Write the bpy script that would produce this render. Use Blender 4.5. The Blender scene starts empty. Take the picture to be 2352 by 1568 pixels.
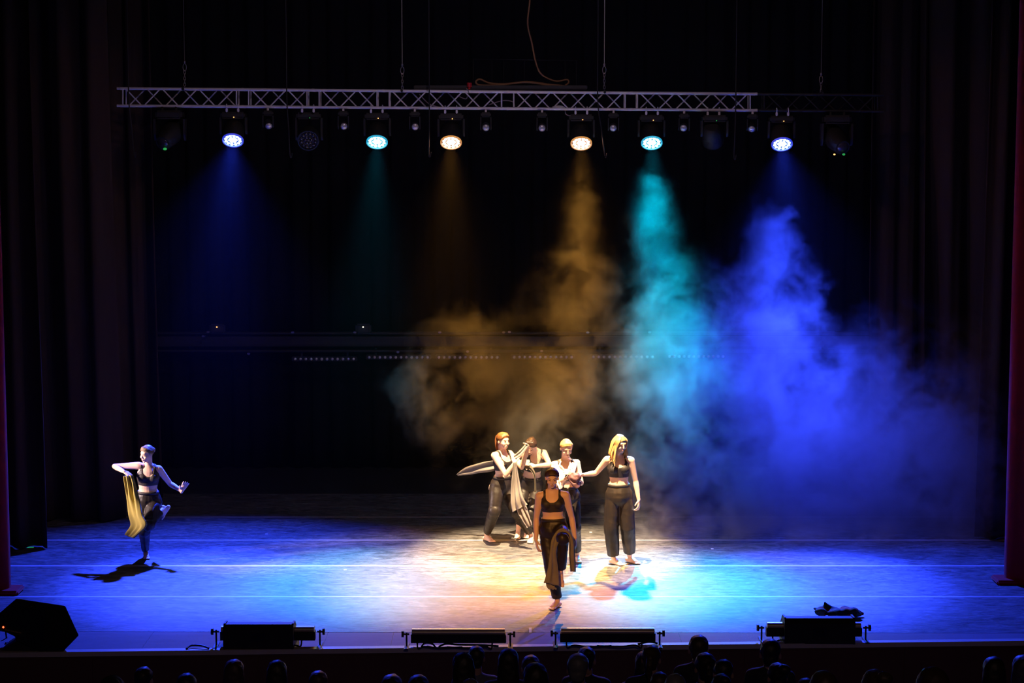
import bpy, bmesh, math, random
import numpy as np
from mathutils import Vector as V, Matrix, noise as mnoise

# ------------------------------------------------------------------ camera, world, exposure
SC = bpy.context.scene
COL = SC.collection
F_PX, CX, CY = 4497.0, 1176.0, 784.0          # focal length in pixels of the 2352 x 1568 frame
CAM_H, PITCH = 5.7, math.radians(6.15)
cam_d = bpy.data.cameras.new('camera')
cam_d.sensor_width = 36.0
cam_d.lens = F_PX / 2352.0 * 36.0
cam_d.clip_end = 200
cam = bpy.data.objects.new('camera', cam_d)
cam.location = (0, 0, CAM_H)
cam.rotation_euler = (math.pi / 2 - PITCH, 0, 0)
COL.objects.link(cam)
SC.camera = cam

w = bpy.data.worlds.new('world')
SC.world = w
w.use_nodes = True
w.node_tree.nodes['Background'].inputs[0].default_value = (0.10, 0.10, 0.2, 1)
w.node_tree.nodes['Background'].inputs[1].default_value = 0.004
SC.view_settings.view_transform = 'Standard'
SC.view_settings.look = 'None'
SC.view_settings.exposure = 0.0
SC.view_settings.gamma = 1.0
SC.view_settings.use_curve_mapping = False
SC.cycles.use_denoising = True
SC.cycles.denoising_input_passes = 'RGB_ALBEDO'
SC.cycles.volume_bounces = 0
SC.cycles.use_adaptive_sampling = True
SC.cycles.adaptive_threshold = 0.03
SC.cycles.adaptive_min_samples = 16
SC.cycles.max_bounces = 4
SC.cycles.diffuse_bounces = 2
SC.cycles.glossy_bounces = 2
SC.cycles.volume_step_rate = 0.8
SC.cycles.volume_max_steps = 256

LAMP_W = dict(blue=17000, cyan=4800, amber=6000)
LAMP_C = dict(blue=(0.024, 0.058, 1.0), cyan=(0.0, 0.64, 1.0), amber=(1.0, 0.43, 0.065))
LAMP_ANGLE = 31                                               # bright core of a wash lamp
FIELD = dict(blue=(74, 0.32), cyan=(50, 0.12), amber=(60, 0.16))   # its soft wide field: angle, part of the power


def spot(name, loc, target, power, col, size, blend, rad=0.1):
    d = bpy.data.lights.new(name, 'SPOT')
    d.energy = power
    d.color = col
    d.spot_size = math.radians(size)
    d.spot_blend = blend
    d.shadow_soft_size = rad
    o = bpy.data.objects.new(name, d)
    o.location = loc
    o.rotation_euler = (V(target) - V(loc)).to_track_quat('-Z', 'Y').to_euler()
    COL.objects.link(o)
    return o


# warm profile spot high over the front of the stage, aimed steeply at the group in the middle
spot('profile_light', (0.2, 22.9, 9.2), (0.45, 25.55, 0.9), 26000, (1.0, 0.70, 0.38), 25, 0.6, 0.08)
# amber lights at the front of the balcony
spot('balcony_light', (-2.5, 3.0, 8.6), (0.45, 22.95, 1.0), 12000, (1.0, 0.42, 0.10), 7.5, 0.6, 0.25)
# side lights on stands in the wings, skimming the floor
spot('wing_light', (-8.8, 24.5, 2.7), (-3.6, 25.5, 0.75), 4200, (1.0, 0.74, 0.70), 23, 0.9, 0.25)
spot('wing_light', (8.8, 24.5, 2.7), (3.4, 25.3, 0.55), 1300, (1.0, 0.74, 0.72), 25, 0.9, 0.25)
# unseen fill lights, added to brighten the truss, side curtains and stage front
spot('added_stage_fill', (0.0, 21.6, 9.4), (0.0, 29.4, 5.3), 210, (0.92, 0.68, 0.86), 100, 0.8, 0.3)  # added wash that lifts the truss and the rear pipes
spot('added_stage_fill', (-3.0, 22.2, 9.2), (7.6, 28.6, 2.6), 270, (1.0, 0.42, 0.40), 40, 0.8, 0.15)  # added to redden the folds of the right side curtains
spot('added_stage_fill', (3.0, 22.2, 9.2), (-7.2, 28.4, 3.2), 150, (1.0, 0.58, 0.44), 40, 0.8, 0.15)  # added to tint the folds of the left side curtains
spot('added_hall_fill', (1.5, -2.0, 12.5), (0.0, 24.0, 2.0), 430, (1.0, 0.62, 0.55), 44, 0.8, 0.3)  # added faint fill for the stage front

R = random.Random(7)


# ------------------------------------------------------------------ pixel helpers
def ray(px, py):
    u, v = (px - CX) / F_PX, (CY - py) / F_PX
    c, s = math.cos(PITCH), math.sin(PITCH)
    return V((u, c + v * s, -s + v * c))


CAMP = V((0, 0, CAM_H))


def at(px, py, y):
    d = ray(px, py)
    return CAMP + d * (y / d.y)


def fl(px, py, z=0.0):
    d = ray(px, py)
    return CAMP + d * ((z - CAM_H) / d.z)


def reach(parent, px, py, L, sgn):
    """point on the pixel's ray at distance L from parent (nearer for sgn -1, farther for +1)"""
    d = ray(px, py).normalized()
    oc = CAMP - parent
    b = oc.dot(d)
    disc = b * b - (oc.dot(oc) - L * L)
    t = -b + (sgn * math.sqrt(disc) if disc > 0 else 0)
    return CAMP + d * t


# ------------------------------------------------------------------ mesh helpers
class MB:
    def __init__(s):
        s.v, s.f = [], []

    def add(s, vs, fs):
        o = len(s.v)
        s.v += [tuple(x) for x in vs]
        s.f += [tuple(i + o for i in f) for f in fs]
        return s

    def box(s, c, size, rot=None, bev=0.0):
        c = V(c)
        hx, hy, hz = size[0] / 2, size[1] / 2, size[2] / 2
        if bev <= 0:
            vs = [V((x * hx, y * hy, z * hz)) for z in (-1, 1) for y in (-1, 1) for x in (-1, 1)]
            fs = [(0, 2, 3, 1), (4, 5, 7, 6), (0, 1, 5, 4), (2, 6, 7, 3), (0, 4, 6, 2), (1, 3, 7, 5)]
        else:
            bm = bmesh.new()
            bmesh.ops.create_cube(bm, size=1)
            for v in bm.verts:
                v.co = V((v.co.x * size[0], v.co.y * size[1], v.co.z * size[2]))
            bmesh.ops.bevel(bm, geom=list(bm.edges), offset=min(bev, 0.45 * min(size)), segments=2, affect='EDGES')
            bm.verts.index_update()
            vs = [v.co.copy() for v in bm.verts]
            fs = [tuple(v.index for v in f.verts) for f in bm.faces]
            bm.free()
        if rot is not None:
            vs = [rot @ v for v in vs]
        return s.add([v + c for v in vs], fs)

    def loft(s, pts, ra, rb=None, side=None, n=14, cap='round'):
        pts = [V(p) for p in pts]
        m = len(pts)
        if not hasattr(ra, '__len__'):
            ra = [ra] * m
        rb = ra if rb is None else rb
        if not hasattr(rb, '__len__'):
            rb = [rb] * m
        rings = []
        prevA = None
        frames = []
        for i in range(m):
            t = pts[min(i + 1, m - 1)] - pts[max(i - 1, 0)]
            t = t.normalized() if t.length > 1e-9 else V((0, 0, 1))
            sd = side[i] if isinstance(side, list) else side
            if sd is None:
                sd = prevA if prevA is not None else (V((1, 0, 0)) if abs(t.x) < 0.8 else V((0, 1, 0)))
            A = sd - t * sd.dot(t)
            if A.length < 1e-5:
                A = t.orthogonal()
            A.normalize()
            B = t.cross(A)
            prevA = A
            frames.append((pts[i], t, A, B, ra[i], rb[i]))
        seq = []
        if cap == 'round':
            c, t, A, B, a, b = frames[0]
            r = min(a, b)
            for h, k in ((1.0, 0.12), (0.85, 0.52), (0.5, 0.866)):
                seq.append((c - t * r * h, A, B, a * k, b * k))
        for c, t, A, B, a, b in frames:
            seq.append((c, A, B, a, b))
        if cap == 'round':
            c, t, A, B, a, b = frames[-1]
            r = min(a, b)
            for h, k in ((0.5, 0.866), (0.85, 0.52), (1.0, 0.12)):
                seq.append((c + t * r * h, A, B, a * k, b * k))
        vs, fs = [], []
        for c, A, B, a, b in seq:
            for j in range(n):
                an = 2 * math.pi * j / n
                vs.append(c + A * (a * math.cos(an)) + B * (b * math.sin(an)))
        q = len(seq)
        for i in range(q - 1):
            for j in range(n):
                k = (j + 1) % n
                fs.append((i * n + j, i * n + k, (i + 1) * n + k, (i + 1) * n + j))
        fs.append(tuple(reversed(range(n))))
        fs.append(tuple(range((q - 1) * n, q * n)))
        return s.add(vs, fs)

    def tube(s, pts, r, n=8):
        return s.loft(pts, r, n=n, cap='flat')

    def ell(s, c, r, M=None, n=16, m=10):
        c = V(c)
        vs, fs = [], []
        for i in range(m + 1):
            th = math.pi * i / m
            th = min(max(th, 0.04), math.pi - 0.04)
            for j in range(n):
                ph = 2 * math.pi * j / n
                p = V((r[0] * math.sin(th) * math.cos(ph), r[1] * math.sin(th) * math.sin(ph), r[2] * math.cos(th)))
                vs.append((M @ p if M is not None else p) + c)
        for i in range(m):
            for j in range(n):
                k = (j + 1) % n
                fs.append((i * n + j, (i + 1) * n + j, (i + 1) * n + k, i * n + k))
        fs.append(tuple(range(n)))
        fs.append(tuple(reversed(range(m * n, (m + 1) * n))))
        return s.add(vs, fs)

    def prism(s, poly, y0, y1, fn):
        """extrude a closed outline; fn(a, b, y) gives the point"""
        n = len(poly)
        vs = [fn(a, b, y0) for a, b in poly] + [fn(a, b, y1) for a, b in poly]
        fs = [tuple(range(n)), tuple(reversed(range(n, 2 * n)))]
        for i in range(n):
            k = (i + 1) % n
            fs.append((i, i + n, k + n, k))
        return s.add(vs, fs)

    def mesh(s, name, smooth=None, base=None):
        me = bpy.data.meshes.new(name)
        vs = s.v if base is None else [tuple(V(x) - base) for x in s.v]
        me.from_pydata(vs, [], s.f)
        bm = bmesh.new()
        bm.from_mesh(me)
        bmesh.ops.recalc_face_normals(bm, faces=bm.faces)
        bm.to_mesh(me)
        bm.free()
        if smooth:
            me.polygons.foreach_set('use_smooth', [True] * len(me.polygons))
            if smooth is not True:
                me.set_sharp_from_angle(angle=math.radians(smooth))
        me.update()
        return me

    def build(s, name, mat, parent=None, smooth=None, base=None):
        """base: world point the vertices are measured from (the parent's location)"""
        return link(name, s.mesh(name, smooth, base), mat, parent)


def link(name, me, mat=None, parent=None):
    o = bpy.data.objects.new(name, me)
    if mat is not None and not me.materials:
        me.materials.append(mat)
    COL.objects.link(o)
    if parent is not None:
        o.parent = parent
    return o


def tag(o, label=None, cat=None, group=None, kind=None):
    if label:
        o['label'] = label
    if cat:
        o['category'] = cat
    if group:
        o['group'] = group
    if kind:
        o['kind'] = kind
    return o


def empty(name, loc, label=None, cat=None, group=None):
    o = bpy.data.objects.new(name, None)
    o.location = loc
    o.empty_display_size = 0.1
    COL.objects.link(o)
    return tag(o, label, cat, group)


def copy_tree(o, parent=None):
    c = o.copy()
    COL.objects.link(c)
    c.parent = parent
    for ch in list(o.children):
        copy_tree(ch, c)
    return c


# ------------------------------------------------------------------ materials
def mat(name, col, rough=0.6, metal=0.0, spec=0.5, emit=None, estr=0.0, var=0.0, vscale=8.0, bump=0.0, bscale=60.0, sheen=0.0, stretch=None):
    m = bpy.data.materials.new(name)
    m.use_nodes = True
    nt = m.node_tree
    b = nt.nodes['Principled BSDF']
    b.inputs['Base Color'].default_value = (*col, 1)
    b.inputs['Roughness'].default_value = rough
    b.inputs['Metallic'].default_value = metal
    b.inputs['Specular IOR Level'].default_value = spec
    if sheen:
        b.inputs['Sheen Weight'].default_value = sheen
    if emit:
        b.inputs['Emission Color'].default_value = (*emit, 1)
        b.inputs['Emission Strength'].default_value = estr
        m.cycles.emission_sampling = 'NONE'
    if var or bump:
        tc = nt.nodes.new('ShaderNodeTexCoord')
        mp = nt.nodes.new('ShaderNodeMapping')
        nt.links.new(tc.outputs['Object'], mp.inputs['Vector'])
        if stretch:
            mp.inputs['Scale'].default_value = stretch
        if var:
            nz = nt.nodes.new('ShaderNodeTexNoise')
            nz.inputs['Scale'].default_value = vscale
            nz.inputs['Detail'].default_value = 5
            nt.links.new(mp.outputs[0], nz.inputs['Vector'])
            mx = nt.nodes.new('ShaderNodeMix')
            mx.data_type = 'RGBA'
            mx.inputs[6].default_value = (*[c * (1 - var) for c in col], 1)
            mx.inputs[7].default_value = (*[min(1, c * (1 + var)) for c in col], 1)
            nt.links.new(nz.outputs['Fac'], mx.inputs[0])
            nt.links.new(mx.outputs[2], b.inputs['Base Color'])
        if bump:
            nb = nt.nodes.new('ShaderNodeTexNoise')
            nb.inputs['Scale'].default_value = bscale
            nb.inputs['Detail'].default_value = 3
            nt.links.new(mp.outputs[0], nb.inputs['Vector'])
            bp = nt.nodes.new('ShaderNodeBump')
            bp.inputs['Strength'].default_value = bump
            bp.inputs['Distance'].default_value = 0.01
            nt.links.new(nb.outputs['Fac'], bp.inputs['Height'])
            nt.links.new(bp.outputs[0], b.inputs['Normal'])
    return m


def floor_material():
    """scuffed dark vinyl: streaky grain, pale scratches along the rolls"""
    m = bpy.data.materials.new('scuffed_vinyl')
    m.use_nodes = True
    nt = m.node_tree
    N, L = nt.nodes, nt.links
    b = N['Principled BSDF']
    tc = N.new('ShaderNodeTexCoord')

    def noise(scale, det, sx, sy, dist=0.0, rot=0.0, rough=0.5):
        mp = N.new('ShaderNodeMapping')
        mp.inputs['Scale'].default_value = (sx, sy, 1)
        mp.inputs['Rotation'].default_value = (0, 0, rot)
        L.new(tc.outputs['Object'], mp.inputs['Vector'])
        n = N.new('ShaderNodeTexNoise')
        n.inputs['Scale'].default_value = scale
        n.inputs['Detail'].default_value = det
        n.inputs['Roughness'].default_value = rough
        n.inputs['Distortion'].default_value = dist
        L.new(mp.outputs[0], n.inputs['Vector'])
        return n.outputs['Fac']

    def ramp(src, p0, v0, p1, v1):
        r = N.new('ShaderNodeMapRange')
        r.inputs[1].default_value, r.inputs[2].default_value = p0, p1
        r.inputs[3].default_value, r.inputs[4].default_value = v0, v1
        L.new(src, r.inputs[0])
        return r.outputs[0]

    def math_(op, a, c):
        n = N.new('ShaderNodeMath')
        n.operation = op
        for i, x in enumerate((a, c)):
            if isinstance(x, (int, float)):
                n.inputs[i].default_value = x
            else:
                L.new(x, n.inputs[i])
        return n.outputs[0]

    streak = ramp(noise(2.4, 9, 1.0, 2.6, 2.0, 0.06, 0.68), 0.36, 0.045, 0.66, 0.215)
    fine = ramp(noise(8.0, 6, 1.0, 3.2, 1.4, -0.08, 0.72), 0.36, 0.60, 0.66, 1.40)
    blot = ramp(noise(0.7, 4, 1.0, 1.4, 0.3), 0.3, 0.85, 0.7, 1.12)
    scr = ramp(noise(3.6, 2, 0.7, 24.0, 2.6, 0.10, 0.5), 0.68, 0.0, 0.73, 0.26)
    val = math_('ADD', math_('MULTIPLY', math_('MULTIPLY', streak, fine), blot), scr)
    cmb = N.new('ShaderNodeCombineColor')
    L.new(val, cmb.inputs[0])
    L.new(val, cmb.inputs[1])
    L.new(math_('MULTIPLY', val, 1.03), cmb.inputs[2])
    L.new(cmb.outputs[0], b.inputs['Base Color'])
    L.new(ramp(noise(6.0, 5, 1, 3, 1.0), 0.3, 0.42, 0.7, 0.62), b.inputs['Roughness'])
    b.inputs['Specular IOR Level'].default_value = 0.45
    bp = N.new('ShaderNodeBump')
    bp.inputs['Strength'].default_value = 0.25
    bp.inputs['Distance'].default_value = 0.01
    L.new(noise(14.0, 5, 1, 3, 0.6), bp.inputs['Height'])
    L.new(bp.outputs[0], b.inputs['Normal'])
    return m


M_FLOOR = floor_material()
M_STAGE = mat('stage_boards', (0.035, 0.035, 0.037), 0.6, var=0.4, vscale=3, stretch=(0.5, 4, 1))
M_TAPE = mat('seam_tape', (0.58, 0.57, 0.60), 0.35, var=0.15, vscale=20)
M_APRON = mat('apron_paint', (0.21, 0.17, 0.18), 0.75, var=0.25, vscale=3.0, stretch=(1, 3, 1), bump=0.1)
M_NOSE = mat('stage_nosing', (0.62, 0.58, 0.55), 0.4, var=0.1)
M_FRONT = mat('stage_front', (0.12, 0.05, 0.045), 0.75, var=0.3, vscale=2)
M_BLACKCLOTH = mat('black_drape', (0.048, 0.030, 0.022), 0.95, spec=0.1, var=0.25, vscale=4, stretch=(3, 3, .3), sheen=0.05)
M_BACK = mat('back_drape', (0.009, 0.009, 0.010), 0.95, spec=0.1, var=0.2, vscale=4)
M_RED = mat('red_velvet', (0.36, 0.008, 0.022), 0.9, spec=0.1, var=0.2, vscale=6, sheen=0.2)
M_BLK = mat('black_paint', (0.018, 0.018, 0.019), 0.55, var=0.2, vscale=30)
M_BLKP = mat('black_plastic', (0.012, 0.012, 0.013), 0.4, bump=0.15, bscale=150)
M_GRILLE = mat('speaker_grille', (0.010, 0.010, 0.010), 0.7, bump=0.4, bscale=300)
M_ALU = mat('truss_aluminium', (0.85, 0.82, 0.88), 0.45, 0.25, var=0.12, vscale=15)
M_CHAIN = mat('steel_chain', (0.45, 0.42, 0.42), 0.4, 0.9, var=0.2, vscale=60)
M_CABLE = mat('brown_cable', (0.30, 0.15, 0.06), 0.6, var=0.2, vscale=40)
M_GCABLE = mat('grey_cable', (0.35, 0.28, 0.30), 0.5, var=0.1)
M_LENS = mat('lens_glass', (0.85, 0.82, 0.84), 0.3, 0.4, var=0.3, vscale=50)
M_LENSD = mat('dark_lens', (0.05, 0.045, 0.05), 0.12, 0.0, spec=0.9, var=0.2)
M_WALL = mat('black_wall', (0.012, 0.012, 0.013), 0.9, var=0.2)
M_SKIN = mat('skin', (0.74, 0.49, 0.36), 0.5, spec=0.35, var=0.06, vscale=12)
M_BRA = mat('black_jersey', (0.022, 0.017, 0.016), 0.6, spec=0.5, var=0.15, vscale=60)
M_TROU = mat('black_satin', (0.019, 0.0135, 0.011), 0.46, spec=0.4, var=0.25, vscale=14, bump=0.55, bscale=9, stretch=(1.6, 1.6, 0.8))
M_EYE = mat('eye_shadow', (0.10, 0.045, 0.035), 0.4, var=0.1)
M_LIP = mat('lip', (0.46, 0.20, 0.16), 0.4, var=0.05)
M_BLOND = mat('blond_hair', (0.62, 0.36, 0.13), 0.45, var=0.35, vscale=30, stretch=(6, 6, .6))
M_LBLOND = mat('ash_blond_hair', (0.22, 0.15, 0.09), 0.45, var=0.3, vscale=30, stretch=(6, 6, .6))
M_RUST = mat('auburn_hair', (0.26, 0.10, 0.03), 0.42, var=0.35, vscale=30, stretch=(6, 6, .6))
M_BROWN = mat('dark_brown_hair', (0.05, 0.024, 0.014), 0.38, var=0.3, vscale=30, stretch=(6, 6, .6))
M_OLIVE = mat('olive_cloth', (0.32, 0.25, 0.045), 0.75, var=0.2, vscale=10)
M_GREY = mat('grey_cloth', (0.21, 0.185, 0.17), 0.7, var=0.25, vscale=6)
M_DOLIVE = mat('dark_olive_cloth', (0.17, 0.145, 0.10), 0.7, var=0.35, vscale=8)
M_WHITE = mat('white_cloth', (0.80, 0.76, 0.72), 0.7, var=0.05)
M_PLUM = mat('plum_cloth', (0.10, 0.04, 0.045), 0.65, var=0.25, vscale=10)
M_MARK = mat('white_tape', (0.8, 0.78, 0.75), 0.5, var=0.05)


def patch_material():
    m = bpy.data.materials.new('patterned_jacket')
    m.use_nodes = True
    nt = m.node_tree
    b = nt.nodes['Principled BSDF']
    b.inputs['Roughness'].default_value = 0.8
    tc = nt.nodes.new('ShaderNodeTexCoord')
    vo = nt.nodes.new('ShaderNodeTexVoronoi')
    vo.inputs['Scale'].default_value = 13
    r = nt.nodes.new('ShaderNodeValToRGB')
    r.color_ramp.interpolation = 'CONSTANT'
    e = r.color_ramp.elements
    e[0].position, e[0].color = 0.0, (0.05, 0.12, 0.12, 1)
    e[1].position, e[1].color = 0.35, (0.02, 0.03, 0.04, 1)
    x = e.new(0.6)
    x.color = (0.22, 0.03, 0.03, 1)
    x = e.new(0.82)
    x.color = (0.10, 0.16, 0.16, 1)
    nt.links.new(tc.outputs['Object'], vo.inputs['Vector'])
    nt.links.new(vo.outputs['Color'], r.inputs['Fac'])
    nt.links.new(r.outputs['Color'], b.inputs['Base Color'])
    return m


M_PATCH = patch_material()


def led(name, col, s):
    return mat(name, (0.1, 0.1, 0.1), 0.4, emit=col, estr=s)


M_ORANGE = led('orange_indicator', (1.0, 0.42, 0.12), 3.0)
M_GREENL = led('green_indicator', (0.05, 0.8, 0.15), 0.35)
M_REDL = led('red_indicator', (1.0, 0.10, 0.03), 4.0)

# ------------------------------------------------------------------ setting
X0, X1 = -11.0, 11.0
EL, ER = fl(0, 1499.3), fl(2352, 1472.2)         # ends of the stage edge that show


def edge_y(x, off=0.0):
    return EL.y + (ER.y - EL.y) * (x - EL.x) / (ER.x - EL.x) + off


def slab(x0, x1, y0f, y1f, z0, z1):
    """a slab whose front and back edges may run at an angle (y as a function of x)"""
    m = MB()
    vs = []
    for z in (z0, z1):
        vs += [(x0, y0f(x0), z), (x1, y0f(x1), z), (x1, y1f(x1), z), (x0, y1f(x0), z)]
    return m.add(vs, [(3, 2, 1, 0), (4, 5, 6, 7), (0, 1, 5, 4), (1, 2, 6, 5), (2, 3, 7, 6), (3, 0, 4, 7)])


floor = slab(X0, X1, lambda x: edge_y(x, 0.06), lambda x: 34.0, -0.9, -0.006).build('floor', M_STAGE)
tag(floor, 'black stage floor with dance mats in long strips', 'floor', kind='structure')
seam_px = [1452.0, 1370.0, 1299.0, 1240.0, 1187.0, 1133.0]
seams = [fl(1176, p).y for p in seam_px]
front_mat = lambda x: fl(1176, 1451.5).y + (x * -0.006)
mat_front = [front_mat] + [(lambda x, s=s: s) for s in seams[1:]]
for i in range(5):
    g0, g1 = mat_front[i], mat_front[i + 1]
    slab(-8.9, 8.9, lambda x: g0(x) + (0.0 if i == 0 else 0.02), lambda x: g1(x) - 0.02, -0.006, 0.0).build('dance_mat', M_FLOOR, floor)
for i, s in enumerate(seams[1:5]):
    wd = (0.055, 0.065, 0.055, 0.03)[i]
    slab(-8.9, 8.9, lambda x: s - wd / 2 + 0.004 * math.sin(x), lambda x: s + wd / 2 + 0.004 * math.sin(x * 1.1), -0.004, 0.0012).build('seam_tape', M_TAPE, floor)
# apron panels in front of the mats, the nosing along the edge
xs = [-11, -8.1, -6.1, -4.1, -2.1, -1.35, -0.1, 1.9, 3.9, 5.9, 8.0, 11]
for a, b in zip(xs[:-1], xs[1:]):
    slab(a + 0.003, b - 0.003, lambda x: edge_y(x, 0.11), lambda x: front_mat(x) - 0.006, -0.006, -0.002).build('apron_board', M_APRON, floor)
slab(X0, X1, lambda x: edge_y(x, 0.0), lambda x: edge_y(x, 0.105), -0.05, 0.004).build('edge_strip', M_NOSE, floor)
wf = slab(X0, X1, lambda x: edge_y(x, 0.02), lambda x: edge_y(x, 0.06), -2.4, -0.05).build('wall_front', M_FRONT)
tag(wf, 'dark red-brown wooden front of the stage below its pale edge', 'stage front', kind='structure')
for k in range(12):
    x = -10 + k * 1.8
    slab(x, x + 1.78, lambda q: edge_y(q, 0.006), lambda q: edge_y(q, 0.02), -2.3, -0.075).build('front_panel', M_FRONT, wf)
tag(MB().box((0, 34.1, 4), (24, 0.2, 13)).build('wall_back', M_WALL), 'black back wall of the stage behind the curtain', 'wall', kind='structure')
tag(MB().box((-11.6, 22, 4), (0.2, 26, 13)).build('wall_left', M_WALL), 'black side wall at the left of the stage', 'wall', kind='structure')
tag(MB().box((11.6, 22, 4), (0.2, 26, 13)).build('wall_right', M_WALL), 'black side wall at the right of the stage', 'wall', kind='structure')
tag(MB().box((0, 22, 10.6), (24, 26, 0.2)).build('ceiling', M_WALL), 'black ceiling high over the stage', 'ceiling', kind='structure')


# ------------------------------------------------------------------ curtains
def curtain(name, x0, x1, y, z0, z1, m, amp, period, seed, slant=0.0, hem=0.0, pitch=26, thick=0.012, ydrift=0.0):
    r = random.Random(seed)
    n = max(12, int((x1 - x0) / period * 12))
    rows = 16
    ph, k2 = r.random() * 6, 0.6 + r.random() * 0.5
    vs, fs = [], []
    for i in range(rows + 1):
        t = i / rows
        z = z1 + (z0 - z1) * t
        a = amp * (0.55 + 0.55 * t)
        for j in range(n + 1):
            u = j / n
            x = x0 + (x1 - x0) * u
            s = (x - x0) / period * 2 * math.pi
            wv = mnoise.noise((x * 1.3 + seed, t * 1.1, seed * 1.7))
            q = math.sin(s + 1.6 * wv + ph)
            q = math.copysign(abs(q) ** 0.7, q)
            d = a * (q + 0.45 * math.sin(s * k2 * 0.5 + 2.0 * wv) + 0.25 * math.sin(s * 2.3 + t * 1.5 + ph))
            zz = z
            if i == rows and hem:
                zz = z + hem * (0.5 + 0.5 * math.sin(s * 0.37 + ph))
            vs.append((x + slant * t * t + 0.05 * wv * t, y + d + ydrift * u, zz))
    for i in range(rows):
        for j in range(n):
            k = i * (n + 1) + j
            fs.append((k, k + 1, k + n + 2, k + n + 1))
    mb = MB()
    mb.add(vs, fs)
    o = mb.build(name, m, None, True)
    md = o.modifiers.new('thickness', 'SOLIDIFY')
    md.thickness = thick
    return o


tag(curtain('back_curtain', -9.6, 9.6, 32.9, 0.01, 9.6, M_BACK, 0.06, 0.34, 3),
    'wide black back curtain hanging in fine folds across the rear of the stage', 'curtain')


def px_x(px, y, py=1000):
    return at(px, py, y).x


LEGY = [26.45, 28.3, 30.2]
tag(curtain('side_curtain', px_x(-60, LEGY[0]), px_x(95, LEGY[0]), LEGY[0], 0.02, 9.6, M_BLACKCLOTH, 0.10, 0.42, 11, 0.06),
    'black side curtain at the far left, its hem nearest the audience beside the green tape', 'curtain', 'black side curtains')
tag(curtain('side_curtain', px_x(60, LEGY[1]), px_x(262, LEGY[1]), LEGY[1], 0.02, 9.6, M_BLACKCLOTH, 0.12, 0.46, 12, 0.10),
    'middle one of the three black side curtains left of the truss', 'curtain', 'black side curtains')
tag(curtain('side_curtain', px_x(205, LEGY[2]), px_x(365, LEGY[2]), LEGY[2], 0.02, 9.6, M_BLACKCLOTH, 0.10, 0.30, 13, 0.08),
    'black side curtain directly behind the running dancer, farthest back on the left', 'curtain', 'black side curtains')
RLEGY = [27.0, 29.2, 30.7]
tag(curtain('side_curtain', px_x(2255, RLEGY[0]), px_x(2420, RLEGY[0]), RLEGY[0], 0.02, 9.6, M_BLACKCLOTH, 0.10, 0.36, 21, -0.04),
    'black side curtain right beside the red curtain on the right', 'curtain', 'black side curtains')
tag(curtain('side_curtain', px_x(2105, RLEGY[1]), px_x(2325, RLEGY[1]), RLEGY[1], 0.05, 9.6, M_BLACKCLOTH, 0.13, 0.50, 22, 0.10),
    'black side curtain with deep parted folds, second from the red curtain on the right', 'curtain', 'black side curtains')
tag(curtain('side_curtain', px_x(1985, RLEGY[2]), px_x(2150, RLEGY[2]), RLEGY[2], 0.02, 9.6, M_BLACKCLOTH, 0.10, 0.34, 23, 0.05),
    'black side curtain hazy in blue smoke, third from the red curtain on the right', 'curtain', 'black side curtains')


def red_curtain(x_in, sgn, y, label):
    """gathered house curtain: a thick stack of folds with a rounded inner edge and a weighted hem"""
    t = empty('house_curtain', (x_in, y, 0), label, 'curtain', 'red house curtains')
    mb = MB()
    out = []
    wdt, n = 1.6, 40
    front, back = [], []
    for j in range(n + 1):
        u = j / n
        x = sgn * wdt * u
        e = math.sqrt(max(0, 1 - (1 - min(1, u * 9)) ** 2))
        a = 0.05 * math.sin(u * 30) * min(1, u * 6)
        front.append((x, -0.16 * e + a))
        back.append((x, 0.20 * e + a))
    poly = front + list(reversed(back))[:-1]
    vs, fs, m = [], [], len(poly)
    for i, z in enumerate((0.05, 0.6, 3, 6, 9.6)):
        for a, b in poly:
            vs.append((x_in + a, y + b, z))
    for i in range(4):
        for j in range(m):
            k = (j + 1) % m
            fs.append((i * m + j, i * m + k, (i + 1) * m + k, (i + 1) * m + j))
    fs.append(tuple(range(m)))
    fs.append(tuple(range(4 * m, 5 * m)))
    mb.add(vs, fs)
    mb.build('drape', M_RED, t, 60, base=V((x_in, y, 0)))
    h = MB()
    h.box((x_in + sgn * 0.10, y - 0.02, 0.03), (0.46, 0.36, 0.06), bev=0.02)
    h.box((x_in + sgn * 0.75, y - 0.14, 0.03), (0.46, 0.28, 0.06), bev=0.02)
    h.build('weighted_hem', M_RED, t, base=V((x_in, y, 0)))
    return t


pr = fl(2312, 1342)
red_curtain(pr.x, 1, pr.y + 0.15, 'red velvet house curtain at the right edge, bright red inner edge and hem')
pl = fl(19, 1366)
red_curtain(pl.x, -1, pl.y + 0.15, 'red velvet house curtain at the left edge beside the black side curtains')

# ------------------------------------------------------------------ truss with its sections
TY = 29.0


def trz(px):
    return 203.0 + (px - 268) * 12.7 / 1469


def brz(px):
    return 242.8 + (px - 268) * 10.6 / 1469


TDEP = 0.25
p_l = at(268, 203, TY)
truss = empty('lighting_truss', at(1002, 230, TY), 'long silver box truss across the stage with a black section at its right end', 'truss')
TB = truss.location.copy()


def tp(px, top, back):
    p = at(px, trz(px) if top else brz(px), TY)
    if back:
        p = p + V((0, TDEP, 0))
    return p


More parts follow.
